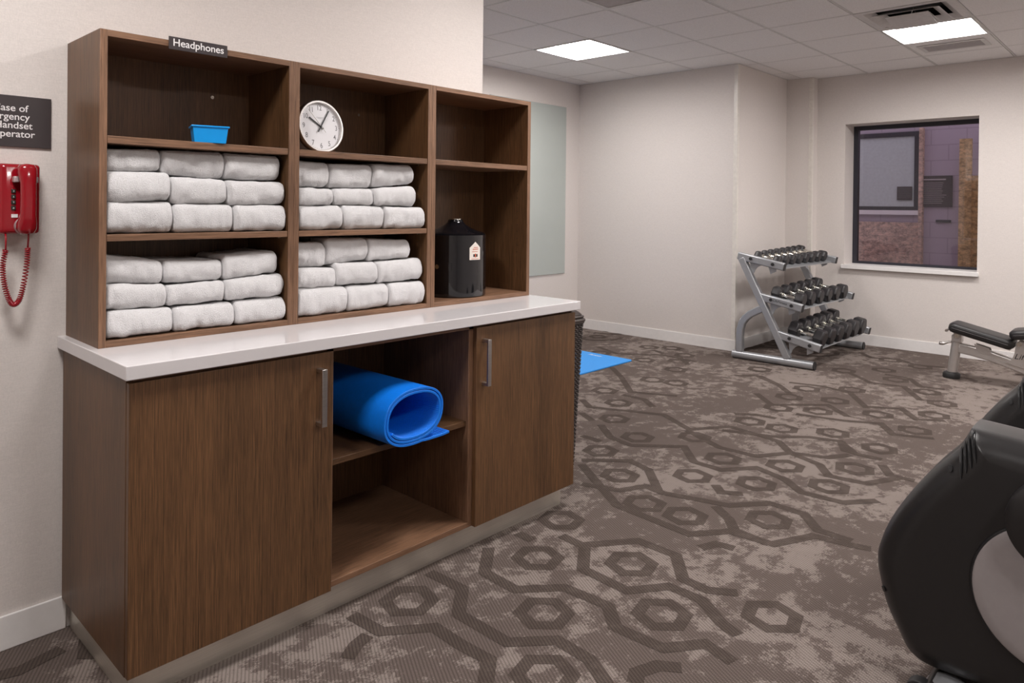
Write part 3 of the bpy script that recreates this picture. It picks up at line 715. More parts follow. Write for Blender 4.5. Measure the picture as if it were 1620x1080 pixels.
bm = bmesh.new(); box(bm, -.022, -.006, -.0562, -.0535, -.055, -.045); obj('label_strip', bm, WHITE, t)
bm = bmesh.new()
tube(bm, [(.015, -.083, -.10), (.015, -.08, -.12), (.016, -.07, -.15)], .0026, 10)
tube(bm, [(-.034, -.045, -.10), (-.034, -.05, -.12), (-.036, -.058, -.155)], .0026, 10)
P = []; N_ = 900; ctrl = [Vector(p) for p in ((.016, -.07, -.145), (.014, -.07, -.19), (.006, -.068, -.255), (-.004, -.066, -.298), (-.018, -.065, -.31), (-.030, -.064, -.290), (-.040, -.062, -.245), (-.043, -.060, -.195), (-.036, -.058, -.150))]
def cr(t_):
    n = len(ctrl)-1; f = t_*n; i = min(int(f), n-1); f -= i
    p0, p1, p2, p3 = ctrl[max(i-1, 0)], ctrl[i], ctrl[i+1], ctrl[min(i+2, n)]
    return 0.5*((2*p1)+(p2-p0)*f+(2*p0-5*p1+4*p2-p3)*f*f+(-p0+3*p1-3*p2+p3)*f**3)
for k in range(N_+1):
    s = k/N_; c = cr(s); d = (cr(min(1, s+.002))-cr(max(0, s-.002))).normalized()
    a = d.cross(Vector((0, 1, 0))).normalized(); b = d.cross(a); q = 2*PI*58*s
    P.append(c + (a*math.cos(q)+b*math.sin(q))*.0062)
tube(bm, P, .0019, 6)
obj('coiled_cord', bm, RED, t, smooth=180)

# ------------------------------------------------------------------ headphone bin
t = thing('plastic_bin', 'small bright blue plastic bin on the top left shelf', 'bin', (1.011, 2.290, 1.535), (0, 0, R(-17)))
bm = bmesh.new()
def taper(bm, w0, d0, w1, d1, z0, z1, th):
    o0 = [bm.verts.new((sx*w0, sy*d0, z0)) for sx, sy in ((-1, -1), (1, -1), (1, 1), (-1, 1))]
    o1 = [bm.verts.new((sx*w1, sy*d1, z1)) for sx, sy in ((-1, -1), (1, -1), (1, 1), (-1, 1))]
    i1 = [bm.verts.new((sx*(w1-th), sy*(d1-th), z1)) for sx, sy in ((-1, -1), (1, -1), (1, 1), (-1, 1))]
    i0 = [bm.verts.new((sx*(w0-th), sy*(d0-th), z0+th)) for sx, sy in ((-1, -1), (1, -1), (1, 1), (-1, 1))]
    for a, b in ((o0, o1), (o1, i1), (i1, i0)):
        for k in range(4): bm.faces.new((a[k], a[(k+1) % 4], b[(k+1) % 4], b[k]))
    bm.faces.new(o0); bm.faces.new(i0)
taper(bm, .0465, .036, .0525, .040, 0, .053, .002)
obj('tub', bm, BINB, t, bevel=.004)
bm = bmesh.new()
for b in ((-.0565, .0565, -.044, -.039), (-.0565, .0565, .039, .044), (-.0565, -.0515, -.039, .039), (.0515, .0565, -.039, .039)): box(bm, *b, .0485, .0540)
obj('rim', bm, BINB, t, bevel=.0018)

# ------------------------------------------------------------------ clock (leans back on the shelf)
t = thing('wall_clock', 'round white faced clock with silver rim on the middle top shelf', 'clock', (1.433, 2.320, 1.6285), (R(-7), 0, R(3)))
rc = .0975
bm = bmesh.new()
prof = [(rc-.012, .016), (rc, .012), (rc, -.010), (rc-.003, -.014), (rc-.009, -.014), (rc-.012, -.008), (rc-.012, .016)]
n = 96; rings = []
for rad, y in prof[:-1]:
    rings.append([bm.verts.new((rad*math.cos(2*PI*k/n), y, rad*math.sin(2*PI*k/n))) for k in range(n)])
for m_ in range(len(rings)):
    a, b = rings[m_], rings[(m_+1) % len(rings)]
    for k in range(n): bm.faces.new((a[k], a[(k+1) % n], b[(k+1) % n], b[k]))
obj('rim', bm, NICKEL, t, smooth=40)
bm = bmesh.new(); cyl(bm, (0, -.004, 0), (0, .014, 0), rc-.0115, n=96); fc = obj('dial', bm, FACE, t)
for k in range(12):
    a = R(90-30*(k+1)); rr_ = .0700
    text('numeral', str(k+1), .0265, face_ny(rr_*math.cos(a), -.0042, rr_*math.sin(a)-.0090), GREYI, fc, ext=.0001, sx=.82, bold=.0003)
bm = bmesh.new()
for k in range(60):
    a = 2*PI*k/60; s = .0016 if k % 5 == 0 else .0006
    box(bm, -s/2, s/2, -.0044, -.0040, .0815, .0842 if k % 5 == 0 else .0830, mat=Matrix.Rotation(a, 4, 'Y'))
obj('minute_marks', bm, GREYI, fc)
bm = bmesh.new()
for k in range(13): box(bm, -.014+k*.0022, -.0125+k*.0022, -.0043, -.0040, .0335, .0350)
for k in range(9): box(bm, -.010+k*.0022, -.0085+k*.0022, -.0043, -.0040, .0292, .0305)
obj('dial_print', bm, GREYI, fc)
def hand(name, ang, l0, l1, wd, y, mat):
    bm = bmesh.new(); box(bm, -wd/2, wd/2, y-.0006, y+.0006, -l0, l1, mat=Matrix.Rotation(R(ang), 4, 'Y')); return obj(name, bm, mat, t)
hand('hour_hand', -57, .015, .056, .0048, -.0070, BLACK)
hand('minute_hand', 32, .025, .073, .0046, -.0088, BLACK)
hand('second_hand', -41, .028, .078, .0012, -.0104, CHROME)
bm = bmesh.new(); cyl(bm, (0, -.004, 0), (0, -.0115, 0), .0032); obj('hub', bm, BLACK, t)

# ------------------------------------------------------------------ wipes dispenser
t = thing('wipes_dispenser', 'glossy black wipes dispenser with cone top in the right bay', 'dispenser', (2.183, 2.398, .943))
bm = bmesh.new(); rb = .139
lathe(bm, [(rb-.004, 0), (rb, .004), (rb, .272), (rb-.006, .276)], 72); obj('bucket', bm, GLOSSB, t, smooth=40)
bm = bmesh.new()
pf = [(rb-.003, .276), (rb-.012, .281)]
for k in range(1, 15):
    s = k/14; pf.append((.034+(rb-.046)*(1-s)**1.75, .281+.054*s))
pf += [(.033, .338), (.028, .340), (.022, .336)]
lathe(bm, pf, 72); obj('cone_lid', bm, GLOSSB, t, smooth=60)
bm = bmesh.new(); lathe(bm, [(.028, .3395), (.028, .3425), (.020, .3425), (.020, .3395)], 40); obj('slot_ring', bm, CHROME, t, smooth=40)
def wrap(bm, pts, rad, th=.0006):
    """flat shape (arc length, z) wrapped on the bucket, finely diced"""
    f = lambda dr: (lambda s, z: ((rad+dr)*math.cos(s/rad), (rad+dr)*math.sin(s/rad), z))
    prism(bm, pts, f(0.0002), f(th))
def strip(bm, s0, s1, zlo, zhi, rad, n=14, th=.0006):
    for k in range(n):
        a, b = s0+(s1-s0)*k/n, s0+(s1-s0)*(k+1)/n
        wrap(bm, [(a, zlo(a)), (b, zlo(b)), (b, zhi(b)), (a, zhi(a))], rad, th)
ang0 = R(-95)*rb   # arc position facing the camera and a bit right
sc_ = R(-88)*rb
bm = bmesh.new(); hw = .030
sc0 = ang0+.004
strip(bm, sc0-hw, sc0+hw, lambda s: .165, lambda s: .218+(.026*(1-abs(s-sc0)/hw)), rb)
st = obj('sticker', bm, STICK, t)
bm = bmesh.new()
for a, b, z0, z1 in ((-.012, -.004, .178, .190), (.004, .012, .178, .190)): strip(bm, sc0+a, sc0+b, lambda s, z0=z0: z0, lambda s, z1=z1: z1, rb+.0006, 4)
obj('sticker_print', bm, BLACK, st)
bm = bmesh.new()
for a, b, z0, z1 in ((-.003, .003, .176, .192), (-.016, .016, .210, .213), (-.010, .014, .218, .2205), (-.019, .012, .200, .202), (-.022, .022, .169, .1705)): strip(bm, sc0+a, sc0+b, lambda s, z0=z0: z0, lambda s, z1=z1: z1, rb+.0006, 6)
obj('sticker_print', bm, ORNG, st)
bm = bmesh.new(); strip(bm, R(-148)*rb, R(-139)*rb, lambda s: .118, lambda s: .152, rb, 6, .006); obj('door_latch', bm, GLOSSB, t)
bm = bmesh.new(); a = R(-166); cyl(bm, (rb*math.cos(a), rb*math.sin(a), .135), ((rb+.004)*math.cos(a), (rb+.004)*math.sin(a), .135), .010); obj('lock', bm, CHROME, t, smooth=40)

# ------------------------------------------------------------------ rolled mat in the open middle
t = thing('rolled_exercise_mat', 'bright blue exercise mat rolled up on the cabinet shelf', 'exercise mat', (1.583, 1.935, .5125), (0, 0, R(1.5)))
th = .0088; pts = []
N_ = 210
def ell(phi, k):          # centre line of the roll, k = distance in from the outer wrap
    a, b = .1345-k, .0965-k
    e = 0.86
    c, s = math.cos(phi), math.sin(phi)
    x = a*math.copysign(abs(c)**e, c); z = b*math.copysign(abs(s)**e, s)
    return Vector((x + 0.10*z, 0, z+.0965+.0046))
turns = 2.2
for k in range(N_+1):
    s = k/N_; phi = -PI/2 + 0.25 - s*turns*2*PI      # starts at bottom, winds inwards clockwise
    pts.append(ell(phi, s*turns*(th+.0018)))
tail = [Vector((.162, 0, .0085)), Vector((.135, 0, .0058)), Vector((.10, 0, .0050)), Vector((.065, 0, .0048))]
pts = tail + pts
def rib_mat(bm, pts, th, y0, y1):
    n = len(pts); nor = []
    for i in range(n):
        d = (pts[min(i+1, n-1)]-pts[max(i-1, 0)]).normalized(); nor.append(Vector((-d.z, 0, d.x)))
    NR = 1
    cols = []
    for i in range(n):
        c = 1.0
        A = pts[i]+nor[i]*th/2; B_ = pts[i]-nor[i]*th/2
        cols.append([bm.verts.new(A+Vector((0, y0, 0))), bm.verts.new(A+Vector((0, y1, 0))), bm.verts.new(B_+Vector((0, y1, 0))), bm.verts.new(B_+Vector((0, y0, 0)))])
    for a, b in zip(cols, cols[1:]):
        for k in range(4): bm.faces.new((a[k], a[(k+1) % 4], b[(k+1) % 4], b[k]))
    bm.faces.new(cols[0]); bm.faces.new(cols[-1])
bm = bmesh.new(); rib_mat(bm, pts, th, 0, .59)
obj('mat', bm, MATB, t, smooth=60, bevel=.0012)
# fine ribs moulded along the inner surface and the tail
bm = bmesh.new()
ip = pts[4+int(N_*0.575):]
for k, p in enumerate(ip):
    if k+1 >= len(ip): break
    q = p.lerp(ip[k+1], .5); d = (ip[k+1]-p).normalized(); nn = Vector((-d.z, 0, d.x))
    cc = Vector((0, 0, .1)); nn = nn if nn.dot(Vector((0, 0, .1))-Vector((q.x, 0, q.z-.0))) > 0 else -nn
    w0 = q+nn*(th/2-.0004)
    cyl(bm, w0+Vector((0, .003, 0)), w0+Vector((0, .585, 0)), .0013, n=6)
for k in range(9):
    xx = .070+k*.011; z = .0051+.0050+max(0, (xx-.10))*.055
    cyl(bm, (xx, .003, z-.0006), (xx, .585, z-.0006), .0013, n=6)
obj('ribs', bm, MATB, t, smooth=180)

# ------------------------------------------------------------------ wicker hamper
t = thing('wicker_hamper', 'tall dark brown woven hamper with lid behind cabinet right end', 'hamper', (2.79, 2.455, 0))
bm = bmesh.new(); nz, hgt = 74, .745
def hw_(z): return .150+.030*z/hgt
per = 28
for side in range(4):
    m4 = Matrix.Rotation(PI/2*side, 4, 'Z')
    for j in range(nz):
        z = .008+hgt*j/nz; hwid = hw_(z); row = []
        for k in range(per*3+1):
            u = -hwid+2*hwid*k/(per*3); ph = PI*k/3+(PI if j % 2 else 0)
            row.append(m4 @ Vector((u, -hwid-.003+.0042*math.sin(ph), z)))
        tube(bm, row, .0046, 5)
obj('woven_body', bm, WICK, t, smooth=180)
obj('liner', boxes((-.145, .145, -.145, .145, .004, hgt)), BLACK, t)
bm = bmesh.new()
for side in range(4):
    m4 = Matrix.Rotation(PI/2*side, 4, 'Z')
    for (o_, z) in ((.186, .745), (.188, .757), (.184, .775)):
        tube(bm, [m4 @ Vector((-o_+.012, -o_, z)), m4 @ Vector((0, -o_, z)), m4 @ Vector((o_-.012, -o_, z)), m4 @ Vector((o_-.003, -o_+.004, z)), m4 @ Vector((o_, -o_+.013, z))], .0075 if z != .757 else .010, 8)
    for j in range(8):
        z = .785+.012*math.sin(j/7*PI/2)*2; o_ = .178-.018*(1-math.cos(j/7*PI/2)) - j*.004
        tube(bm, [m4 @ Vector((-o_+.01, -o_, z)), m4 @ Vector((o_-.01, -o_, z)), m4 @ Vector((o_, -o_+.01, z))], .006, 6)
obj('lid', bm, WICK, t, smooth=180)
obj('lid_panel', boxes((-.15, .15, -.15, .15, .75, .805)), WICK, t, bevel=.01)

# ------------------------------------------------------------------ flat mat on the floor
t = thing('floor_exercise_mat', 'light blue exercise mat lying flat on the carpet behind cabinet', 'exercise mat', (4.40, 3.79, 0.001))
bm = bmesh.new(); P = rrect(.90, .29, .03)
prism(bm, P, lambda u, v: (u, v, 0), lambda u, v: (u, v, .011)); obj('mat', bm, MATF, t, bevel=.002)
MX = Matrix(((0, 1, 0, .80), (-1, 0, 0, .06), (0, 0, 1, .0112), (0, 0, 0, 1)))
text('printed_logo', 'fitness', .055, MX, WHITE, t, ext=.0002, align='CENTER', shear=.3)

def rebase(t, L_):
    L_ = Vector(L_); t.location = L_
    for c in t.children: c.data.transform(Matrix.Translation(-L_)) if not c.children else None
    for c in t.children:
        if c.children:
            c.data.transform(Matrix.Translation(-L_))
            for g_ in c.children: g_.data.transform(Matrix.Translation(-L_))
for nm, L_ in (('base_cabinet', (1.6, 2.27, 0)), ('shelf_hutch', (1.6, 2.4, .924))):
    rebase(bpy.data.objects[nm], L_)

# ================================================================== DUMBBELL RACK
t = thing('dumbbell_rack', 'silver three tier dumbbell rack in the corner left of window', 'rack', (0, 0, 0))
XL, XR = 6.10, 7.36
TIERS = [((2.90, .925), (2.515, .850)), ((2.70, .575), (2.355, .510)), ((2.53, .262), (2.20, .190))]
for X in (XL, XR):
    bm = bmesh.new(); cyl(bm, (X, 2.235, .036), (X, 2.96, .036), .0345, n=28); f_ = obj('foot_tube', bm, SILVER, t, smooth=40, bevel=.004)
    bm = bmesh.new(); cyl(bm, (X, 2.228, .036), (X, 2.236, .036), .036, n=28); obj('end_cap', bm, RUBBER, f_, smooth=40)
    bm = bmesh.new(); sweep_rect(bm, [(X, 2.455, .06), (X, 2.885, .905)], .055, .062); obj('post', bm, SILVER, t, bevel=.008)
    P = [(X, 2.893, .06), (X, 2.893, .20), (X, 2.888, .27), (X, 2.870, .33), (X, 2.838, .375), (X, 2.795, .412), (X, 2.72, .455), (X, 2.68, .475)]
    bm = bmesh.new(); sweep_rect(bm, P, .05, .062); obj('rear_leg', bm, SILVER, t, bevel=.008)
    for n, (a, b) in enumerate(TIERS):
        sx = -1 if X == XL else 1
        Xr = X + (-.0 if n == 0 else 0)
        bm = bmesh.new(); sweep_rect(bm, [(Xr, a[0]+.02, a[1]), (Xr, b[0]-.02, b[1]-.004)], .046, .068)
        rl = obj('side_rail', bm, SILVER, t, bevel=.010)
        bm = bmesh.new(); sweep_rect(bm, [(Xr, b[0]-.019, b[1]-.004), (Xr, b[0]-.024, b[1]-.005)], .042, .064); obj('end_cap', bm, RUBBER, rl, bevel=.004)
        for f in (.28, .80):
            bm = bmesh.new(); y, z = a[0]+(b[0]-a[0])*f, a[1]+(b[1]-a[1])*f
            cyl(bm, (Xr-.024 if X == XL else Xr+.024, y, z), (Xr-.032 if X == XL else Xr+.032, y, z), .014, n=20)
            obj('bolt_cap', bm, RUBBER, rl, smooth=40)
        if n == 1 and X == XL:
            text('rail_lettering', 'LifeFitness', .030, Matrix.Translation((Xr-.0235, (a[0]+b[0])/2, (a[1]+b[1])/2-.008)) @ Matrix.Rotation(math.atan2(b[1]-a[1], b[0]-a[0])+PI, 4, 'X') @ Matrix.Rotation(0, 4, 'X') @ face_nx(0, 0, 0), BLACK, rl, shear=.25)
def gusset(bm, X, a, b):
    dy, dz = b[0]-a[0], b[1]-a[1]
    P = []
    A = (a[0]+dy*.22, a[1]+dz*.22-.03); B_ = (a[0]+dy*.84, a[1]+dz*.84-.03)
    P = [A, (A[0]-.008, A[1]-.12)]
    cxx, czz, rr_ = (A[0]+B_[0])/2-.005, A[1]-.115, .085
    for k in range(9):
        q = R(180-180*k/8*.62-12); P.append((cxx-rr_*math.cos(q)*1.0, czz+rr_*math.sin(q)))
    P += [(B_[0]+.05, B_[1]-.055), (B_[0], B_[1]-.03), B_]
    prism(bm, P, lambda u, v: (X-.004, u, v), lambda u, v: (X+.004, u, v))
for n, (a, b) in enumerate(TIERS):
    bm = bmesh.new()
    ay, az = a; by, bz = b; sl = (bz-az)/(by-ay)
    def tp(y): return az-.022+sl*(y-ay)
    # tray: two angled saddles (front and rear) and a thin web between
    for y0, y1 in ((by+.022, by+.135), (ay-.135, ay-.01)):
        v = []
        for X in (XL+.02, XR-.02):
            for y in (y0, y1):
                for dz in (0, -.005): v.append(bm.verts.new((X, y, tp(y)+dz)))
        for f in ((0, 2, 6, 4), (1, 5, 7, 3), (0, 4, 5, 1), (2, 3, 7, 6), (0, 1, 3, 2), (4, 6, 7, 5)): bm.faces.new([v[i] for i in f])
        # turned-down lips
        for y in (y0, y1): box(bm, XL+.02, XR-.02, y-.002, y+.002, tp(y)-.010, tp(y))
    obj('tray', bm, SILVER, t)
    for X in (XL+.018, XR-.018):
        bm = bmesh.new(); gusset(bm, X, a, b); obj('gusset_plate', bm, SILVER, t)
rebase(t, (6.73, 2.6, 0))

def hex_head(bm, y0, y1, r, M4):
    """hexagonal head, axis y, flats down, bevelled ends"""
    P = [(y0, r*.80), (y0+.30*(y1-y0) if False else y0+.012, r), (y1-.012, r), (y1, r*.80)]
    rings = []
    for y, q in P:
        rings.append([bm.verts.new(M4 @ Vector((q*math.cos(k*PI/3), y, q*math.sin(k*PI/3)))) for k in range(6)])
    for a, b in zip(rings, rings[1:]):
        for k in range(6): bm.faces.new((a[k], a[(k+1) % 6], b[(k+1) % 6], b[k]))
    bm.faces.new(rings[0]); bm.faces.new(rings[-1])
def make_dumbbell(r, half, hl):
    tt = thing('dumbbell', 'x', 'dumbbell')
    I = Matrix.Identity(4)
    for s in (-1, 1):
        bm = bmesh.new(); hex_head(bm, s*half-hl/2, s*half+hl/2, r, I)
        obj('head', bm, HEXR, tt, bevel=.004)
    bm = bmesh.new(); L0 = half-hl/2; pr = []; n = 22
    for k in range(n+1):
        u = -L0+2*L0*k/n; e = abs(u)/L0
        pr.append((u, .0125+.0045*math.cos(u/L0*PI/2)**2))
    rg = []
    for u, q in pr: rg.append([bm.verts.new((q*math.cos(2*PI*m/20), u, q*math.sin(2*PI*m/20))) for m in range(20)])
    for a, b in zip(rg, rg[1:]):
        for m in range(20): bm.faces.new((a[m], a[(m+1) % 20], b[(m+1) % 20], b[m]))
    for s in (-1, 1):
        cyl(bm, (0, s*(L0-.012), 0), (0, s*L0, 0), .021, n=20)
        cyl(bm, (0, s*(L0-.022), 0), (0, s*(L0-.016), 0), .018, n=20)
    obj('handle', bm, CHROME, tt, smooth=45)
    return tt
def dup(root, loc, rot):
    r_ = root.copy(); C.objects.link(r_); r_.location = loc; r_.rotation_euler = rot
    for ch in list(root.children):
        c = ch.copy(); C.objects.link(c); c.parent = r_
    return r_
ORD = ['first', 'second', 'third', 'fourth', 'fifth', 'sixth', 'seventh', 'eighth']
GR = {0: ('top', 8, .047, .057, .088, .062), 1: ('middle', 6, .068, .075, .103, .078), 2: ('bottom', 6, .080, .086, .108, .086)}
for n, (a, b) in enumerate(TIERS):
    nm, cnt, r0, r1, half, hl = GR[n]
    sl = math.atan2(b[1]-a[1], b[0]-a[0])+PI      # tray slope
    proto = {}
    for k in range(cnt):
        r = r0+(r1-r0)*k/(cnt-1)
        xs = XL+.075+r0 + (XR-XL-.15-r0-r1)*k/(cnt-1)
        tt = make_dumbbell(r, half+.004*k, hl) if k == 0 else dup(proto[0], (0, 0, 0), (0, 0, 0))
        proto.setdefault(0, tt)
        if k: tt.scale = (r/r0, 1+.035*k, r/r0)
        ym = (a[0]+b[0])/2-.012; zm = (a[1]+b[1])/2-.022
        hz_ = r*math.cos(PI/6)
        tt.location = (xs, ym - math.sin(sl)*hz_*-1*0 , zm+hz_*math.cos(sl)+.0015)
        tt.rotation_euler = (sl, 0, 0)
        pos = 'nearest the left end' if k == 0 else ('at the right end' if k == cnt-1 else '%s from the left' % ORD[k])
        tag(tt, 'black hex dumbbell with chrome handle on the %s rack tier, %s' % (nm, pos), 'dumbbell', 'hex dumbbells on the %s tier' % nm)

# ================================================================== BENCH
BX = 6.65
t = thing('weight_bench', 'adjustable weight bench with black pads at right edge of photo', 'bench', (0, 0, 0))
bm = bmesh.new(); tube(bm, [(BX, 1.345, .03), (BX, 1.312, .315)], .036, 28); pst = obj('rear_post', bm, PLAT, t, smooth=40)
bm = bmesh.new(); lathe(bm, [(.060, 0), (.062, .006), (.062, .036), (.056, .044), (.045, .05)], 40, (BX, 1.348, 0)); obj('rubber_foot', bm, RUBBER, t, smooth=40)
bm = bmesh.new(); box(bm, BX-.042, BX+.042, 1.275, 1.345, .295, .352); cyl(bm, (BX-.045, 1.305, .350), (BX+.045, 1.305, .350), .030, n=28); hd = obj('post_head', bm, PLAT, t, bevel=.006)
bm = bmesh.new(); cyl(bm, (BX-.047, 1.305, .350), (BX-.052, 1.305, .350), .017, n=24); cyl(bm, (BX-.052, 1.305, .350), (BX-.056, 1.305, .350), .009, n=6); obj('pivot_bolt', bm, CHROME, hd, smooth=35)
bm = bmesh.new()
P = [(BX, 1.30, .250), (BX, 1.20, .238), (BX, 1.08, .214), (BX, .95, .176), (BX, .80, .128), (BX, .60, .075), (BX, .35, .055)]
sweep_rect(bm, P, .062, .080); obj('main_beam', bm, PLAT, t, bevel=.012, seg=3)
bm = bmesh.new(); cyl(bm, (BX-.26, .33, .035), (BX+.26, .33, .035), .033, n=24); obj('front_foot', bm, PLAT, t, smooth=40)
bm = bmesh.new(); tube(bm, [(BX, 1.33, .29), (BX-.005, 1.365, .288), (BX-.01, 1.39, .275), (BX-.012, 1.41, .268), (BX-.012, 1.435, .270)], [.008, .008, .009, .013, .014], 14); obj('adjust_lever', bm, NICKEL, t, smooth=180)
def pad(name, y0, z0, y1, z1, th, hw, taper_=1.0):
    """padded cushion between two end points of its underside centre line"""
    bm = bmesh.new(); p0, p1 = Vector((0, y0, z0)), Vector((0, y1, z1)); d = (p1-p0); L_ = d.length; d.normalize(); nn = Vector((0, -d.z, d.y)); nn = nn if nn.z > 0 else -nn
    NS, NA = 22, 40; rg = []
    for i in range(NS+1):
        s = i/NS; e = min(s, 1-s)*L_; er = .045; k = 1 if e > er else math.sqrt(max(0, 1-((er-e)/er)**2))
        w2_ = (hw-.04*(1-k))*(1 if s < .5 else 1-(1-taper_)*(s-.5)*2); t2 = th*(.55+.45*k)
        c = p0+d*L_*s + nn*th/2
        rg.append([bm.verts.new(Vector((BX, 0, 0))+c+Vector((1, 0, 0))*math.copysign(abs(math.cos(q))**.35, math.cos(q))*w2_+nn*math.copysign(abs(math.sin(q))**.6, math.sin(q))*t2/2) for q in [2*PI*m/NA for m in range(NA)]])
    for a, b in zip(rg, rg[1:]):
        for m in range(NA): bm.faces.new((a[m], a[(m+1) % NA], b[(m+1) % NA], b[m]))
    bm.faces.new(rg[0]); bm.faces.new(rg[-1])
    o = obj(name, bm, VINYL, t, smooth=50)
    bm = bmesh.new()
    tube(bm, [Vector((BX-hw-.0005, 0, 0))+p0+d*(.03+(L_-.06)*k/12)+nn*th*.52 for k in range(13)], .0012, 6)
    obj('seam', bm, plain('grey seam thread', (.20, .19, .19), .6), o)
    return o
pad('back_pad', 1.365, .385, .935, .285, .082, .128)
pad('seat_pad', .945, .365, .55, .43, .078, .135)
bm = bmesh.new(); sweep_rect(bm, [(BX, 1.335, .378), (BX, .95, .288)], .11, .012); obj('pad_frame', bm, PLAT, t, bevel=.003)
bm = bmesh.new(); cyl(bm, (BX-.07, 1.375, .385), (BX+.07, 1.375, .385), .011, n=16); obj('end_roller', bm, NICKEL, t, smooth=40)
P = [(1.19, .30), (1.09, .275), (1.075, .235), (1.13, .225), (1.17, .245)]
for X in (BX-.035, BX+.031):
    bm = bmesh.new(); prism(bm, P, lambda u, v: (X, u, v), lambda u, v: (X+.004, u, v)); obj('bracket', bm, PLAT, t)
P = [(.985, .185), (.94, .215), (.925, .26), (.915, .345), (.895, .362), (.872, .355), (.78, .33), (.62, .25), (.60, .12), (.80, .14)]
for X in (BX+.040, BX-.045):
    bm = bmesh.new(); prism(bm, P, lambda u, v, X=X: (X, u, v), lambda u, v, X=X: (X+.005, u, v))
    sp = obj('side_plate', bm, PLAT, t, bevel=.001)
bm = bmesh.new(); cyl(bm, (BX-.045, .893, .337), (BX-.052, .893, .337), .017, n=24); obj('pivot_bolt', bm, CHROME, sp, smooth=35)
text('plate_lettering', 'LifeFitness', .060, face_nx(BX-.0455, .928, .222) , BLACK, sp, align='LEFT', shear=.35)
rebase(t, (BX, .95, 0))

# ================================================================== EXERCISE MACHINES
t = thing('exercise_machine', 'charcoal plastic shell of exercise machine with pale disc, nearest the camera', 'exercise machine', (0, 0, 0))
kk = .962
RAW = [(.424, .737), (.456, .675), (.517, .600), (.581, .505), (.632, .411), (.659, .331), (.663, .285), (.656, .243), (.637, .170), (.604, .103), (.570, .050)]
BACK = [(.50, .028), (.30, .04), (.0, .06), (-.3, .12), (-.48, .30), (-.45, .52), (-.2, .66), (.05, .712), (.25, .724)]
CTRL = [(y*kk, 1.342-(1.342-z)*kk) for y, z in RAW] + [(y*kk, 1.342-(1.342-z)*kk) for y, z in BACK]
def crom(P, sub, sharp=(0,)):
    out = []; n = len(P)
    for i in range(n):
        p1, p2 = Vector(P[i]), Vector(P[(i+1) % n])
        p0 = Vector(P[i-1]) if i not in sharp else p1+(p1-p2)
        p3 = Vector(P[(i+2) % n]) if (i+1) % n not in sharp else p2+(p2-p1)
        for k in range(sub):
            f = k/sub; out.append(.5*((2*p1)+(p2-p0)*f+(2*p0-5*p1+4*p2-p3)*f*f+(-p0+3*p1-3*p2+p3)*f**3))
    return out
OUT = crom(CTRL, 8); NO = len(OUT)
nrm = []
for i in range(NO):
    d = (OUT[(i+1) % NO]-OUT[i-1]).normalized(); nrm.append(Vector((d.y, -d.x)))
area = sum(OUT[i].x*OUT[(i+1) % NO].y-OUT[(i+1) % NO].x*OUT[i].y for i in range(NO))
if area < 0: nrm = [-q for q in nrm]
def inset(dd):
    P = [OUT[i]-nrm[i]*dd for i in range(NO)]
    for _ in range(int(dd*260)): P = [(P[i-1]+P[i]*2+P[(i+1) % NO])/4 for i in range(NO)]
    return P
secs = []
for k in range(9):
    a = PI/2*k/8; secs.append((2.185+.085*(1-math.sin(a)) if False else 2.27-.075*math.cos(a), .070*(1-math.sin(a))))
secs += [(2.36, 0.0)] + [(2.36+.075*math.sin(PI/2*k/8), .06*(1-math.cos(PI/2*k/8))) for k in range(1, 9)]
bm = bmesh.new(); rg = []
for X, dd in secs:
    rg.append([bm.verts.new((X, p.x, p.y)) for p in inset(dd)])
for a, b in zip(rg, rg[1:]):
    for m in range(NO): bm.faces.new((a[m], a[(m+1) % NO], b[(m+1) % NO], b[m]))
bm.faces.new(rg[0]); bm.faces.new(rg[-1])
bmesh.ops.recalc_face_normals(bm, faces=bm.faces)
from mathutils.bvhtree import BVHTree
bv = BVHTree.FromBMesh(bm)
sh = obj('shell', bm, SHELL, t, smooth=50)
def onshell(y, z, out=.0035):
    h_ = bv.ray_cast(Vector((1.8, y, z)), Vector((1, 0, 0)))
    if h_[0] is None: h_ = bv.find_nearest(Vector((2.2, y, z)))
    return h_[0] + (h_[1] if h_[1].x < 0 else -h_[1])*out
def patch(name, P, mat, par):
    bm = bmesh.new(); c = onshell(sum(p[0] for p in P)/len(P), sum(p[1] for p in P)/len(P))
    f = [bm.verts.new(onshell(*p)) for p in P]; cc = bm.verts.new(c); n = len(P)
    for k in range(n): bm.faces.new((f[k], f[(k+1) % n], cc))
    r_ = bmesh.ops.extrude_face_region(bm, geom=list(bm.faces))
    for e in r_['geom']:
        if isinstance(e, bmesh.types.BMVert): e.co.x += .003
    return obj(name, bm, mat, par)
def slot(y0, z0, y1, z1, wd):
    a, b = Vector((y0, z0)), Vector((y1, z1)); d = (b-a).normalized(); n_ = Vector((-d.y, d.x)); P = []
    for k in range(12):
        s = k/11; P.append(tuple(a.lerp(b, s)+n_*wd*math.sin(PI*s)**.5/2))
    for k in range(10, 0, -1):
        s = k/11; P.append(tuple(a.lerp(b, s)-n_*wd*math.sin(PI*s)**.5/2))
    return P
def sc2(y, z): q = 2.225/2.30; return y*q, 1.342-(1.342-z)*q
for (a, b) in (((.4385, .689), (.433, .609)), ((.430, .705), (.4215, .628)), ((.4215, .722), (.4095, .644)), ((.412, .735), (.399, .660))):
    patch('vent_slot', slot(*sc2(*a), *sc2(*b), .0075), BLACK, sh)
for yy, zz in ((.462, .627), (.63, .225)):
    y, z = sc2(yy, zz); patch('screw_hole', [(y+.0065*math.cos(2*PI*k/16), z+.008*math.sin(2*PI*k/16)) for k in range(16)], BLACK, sh)
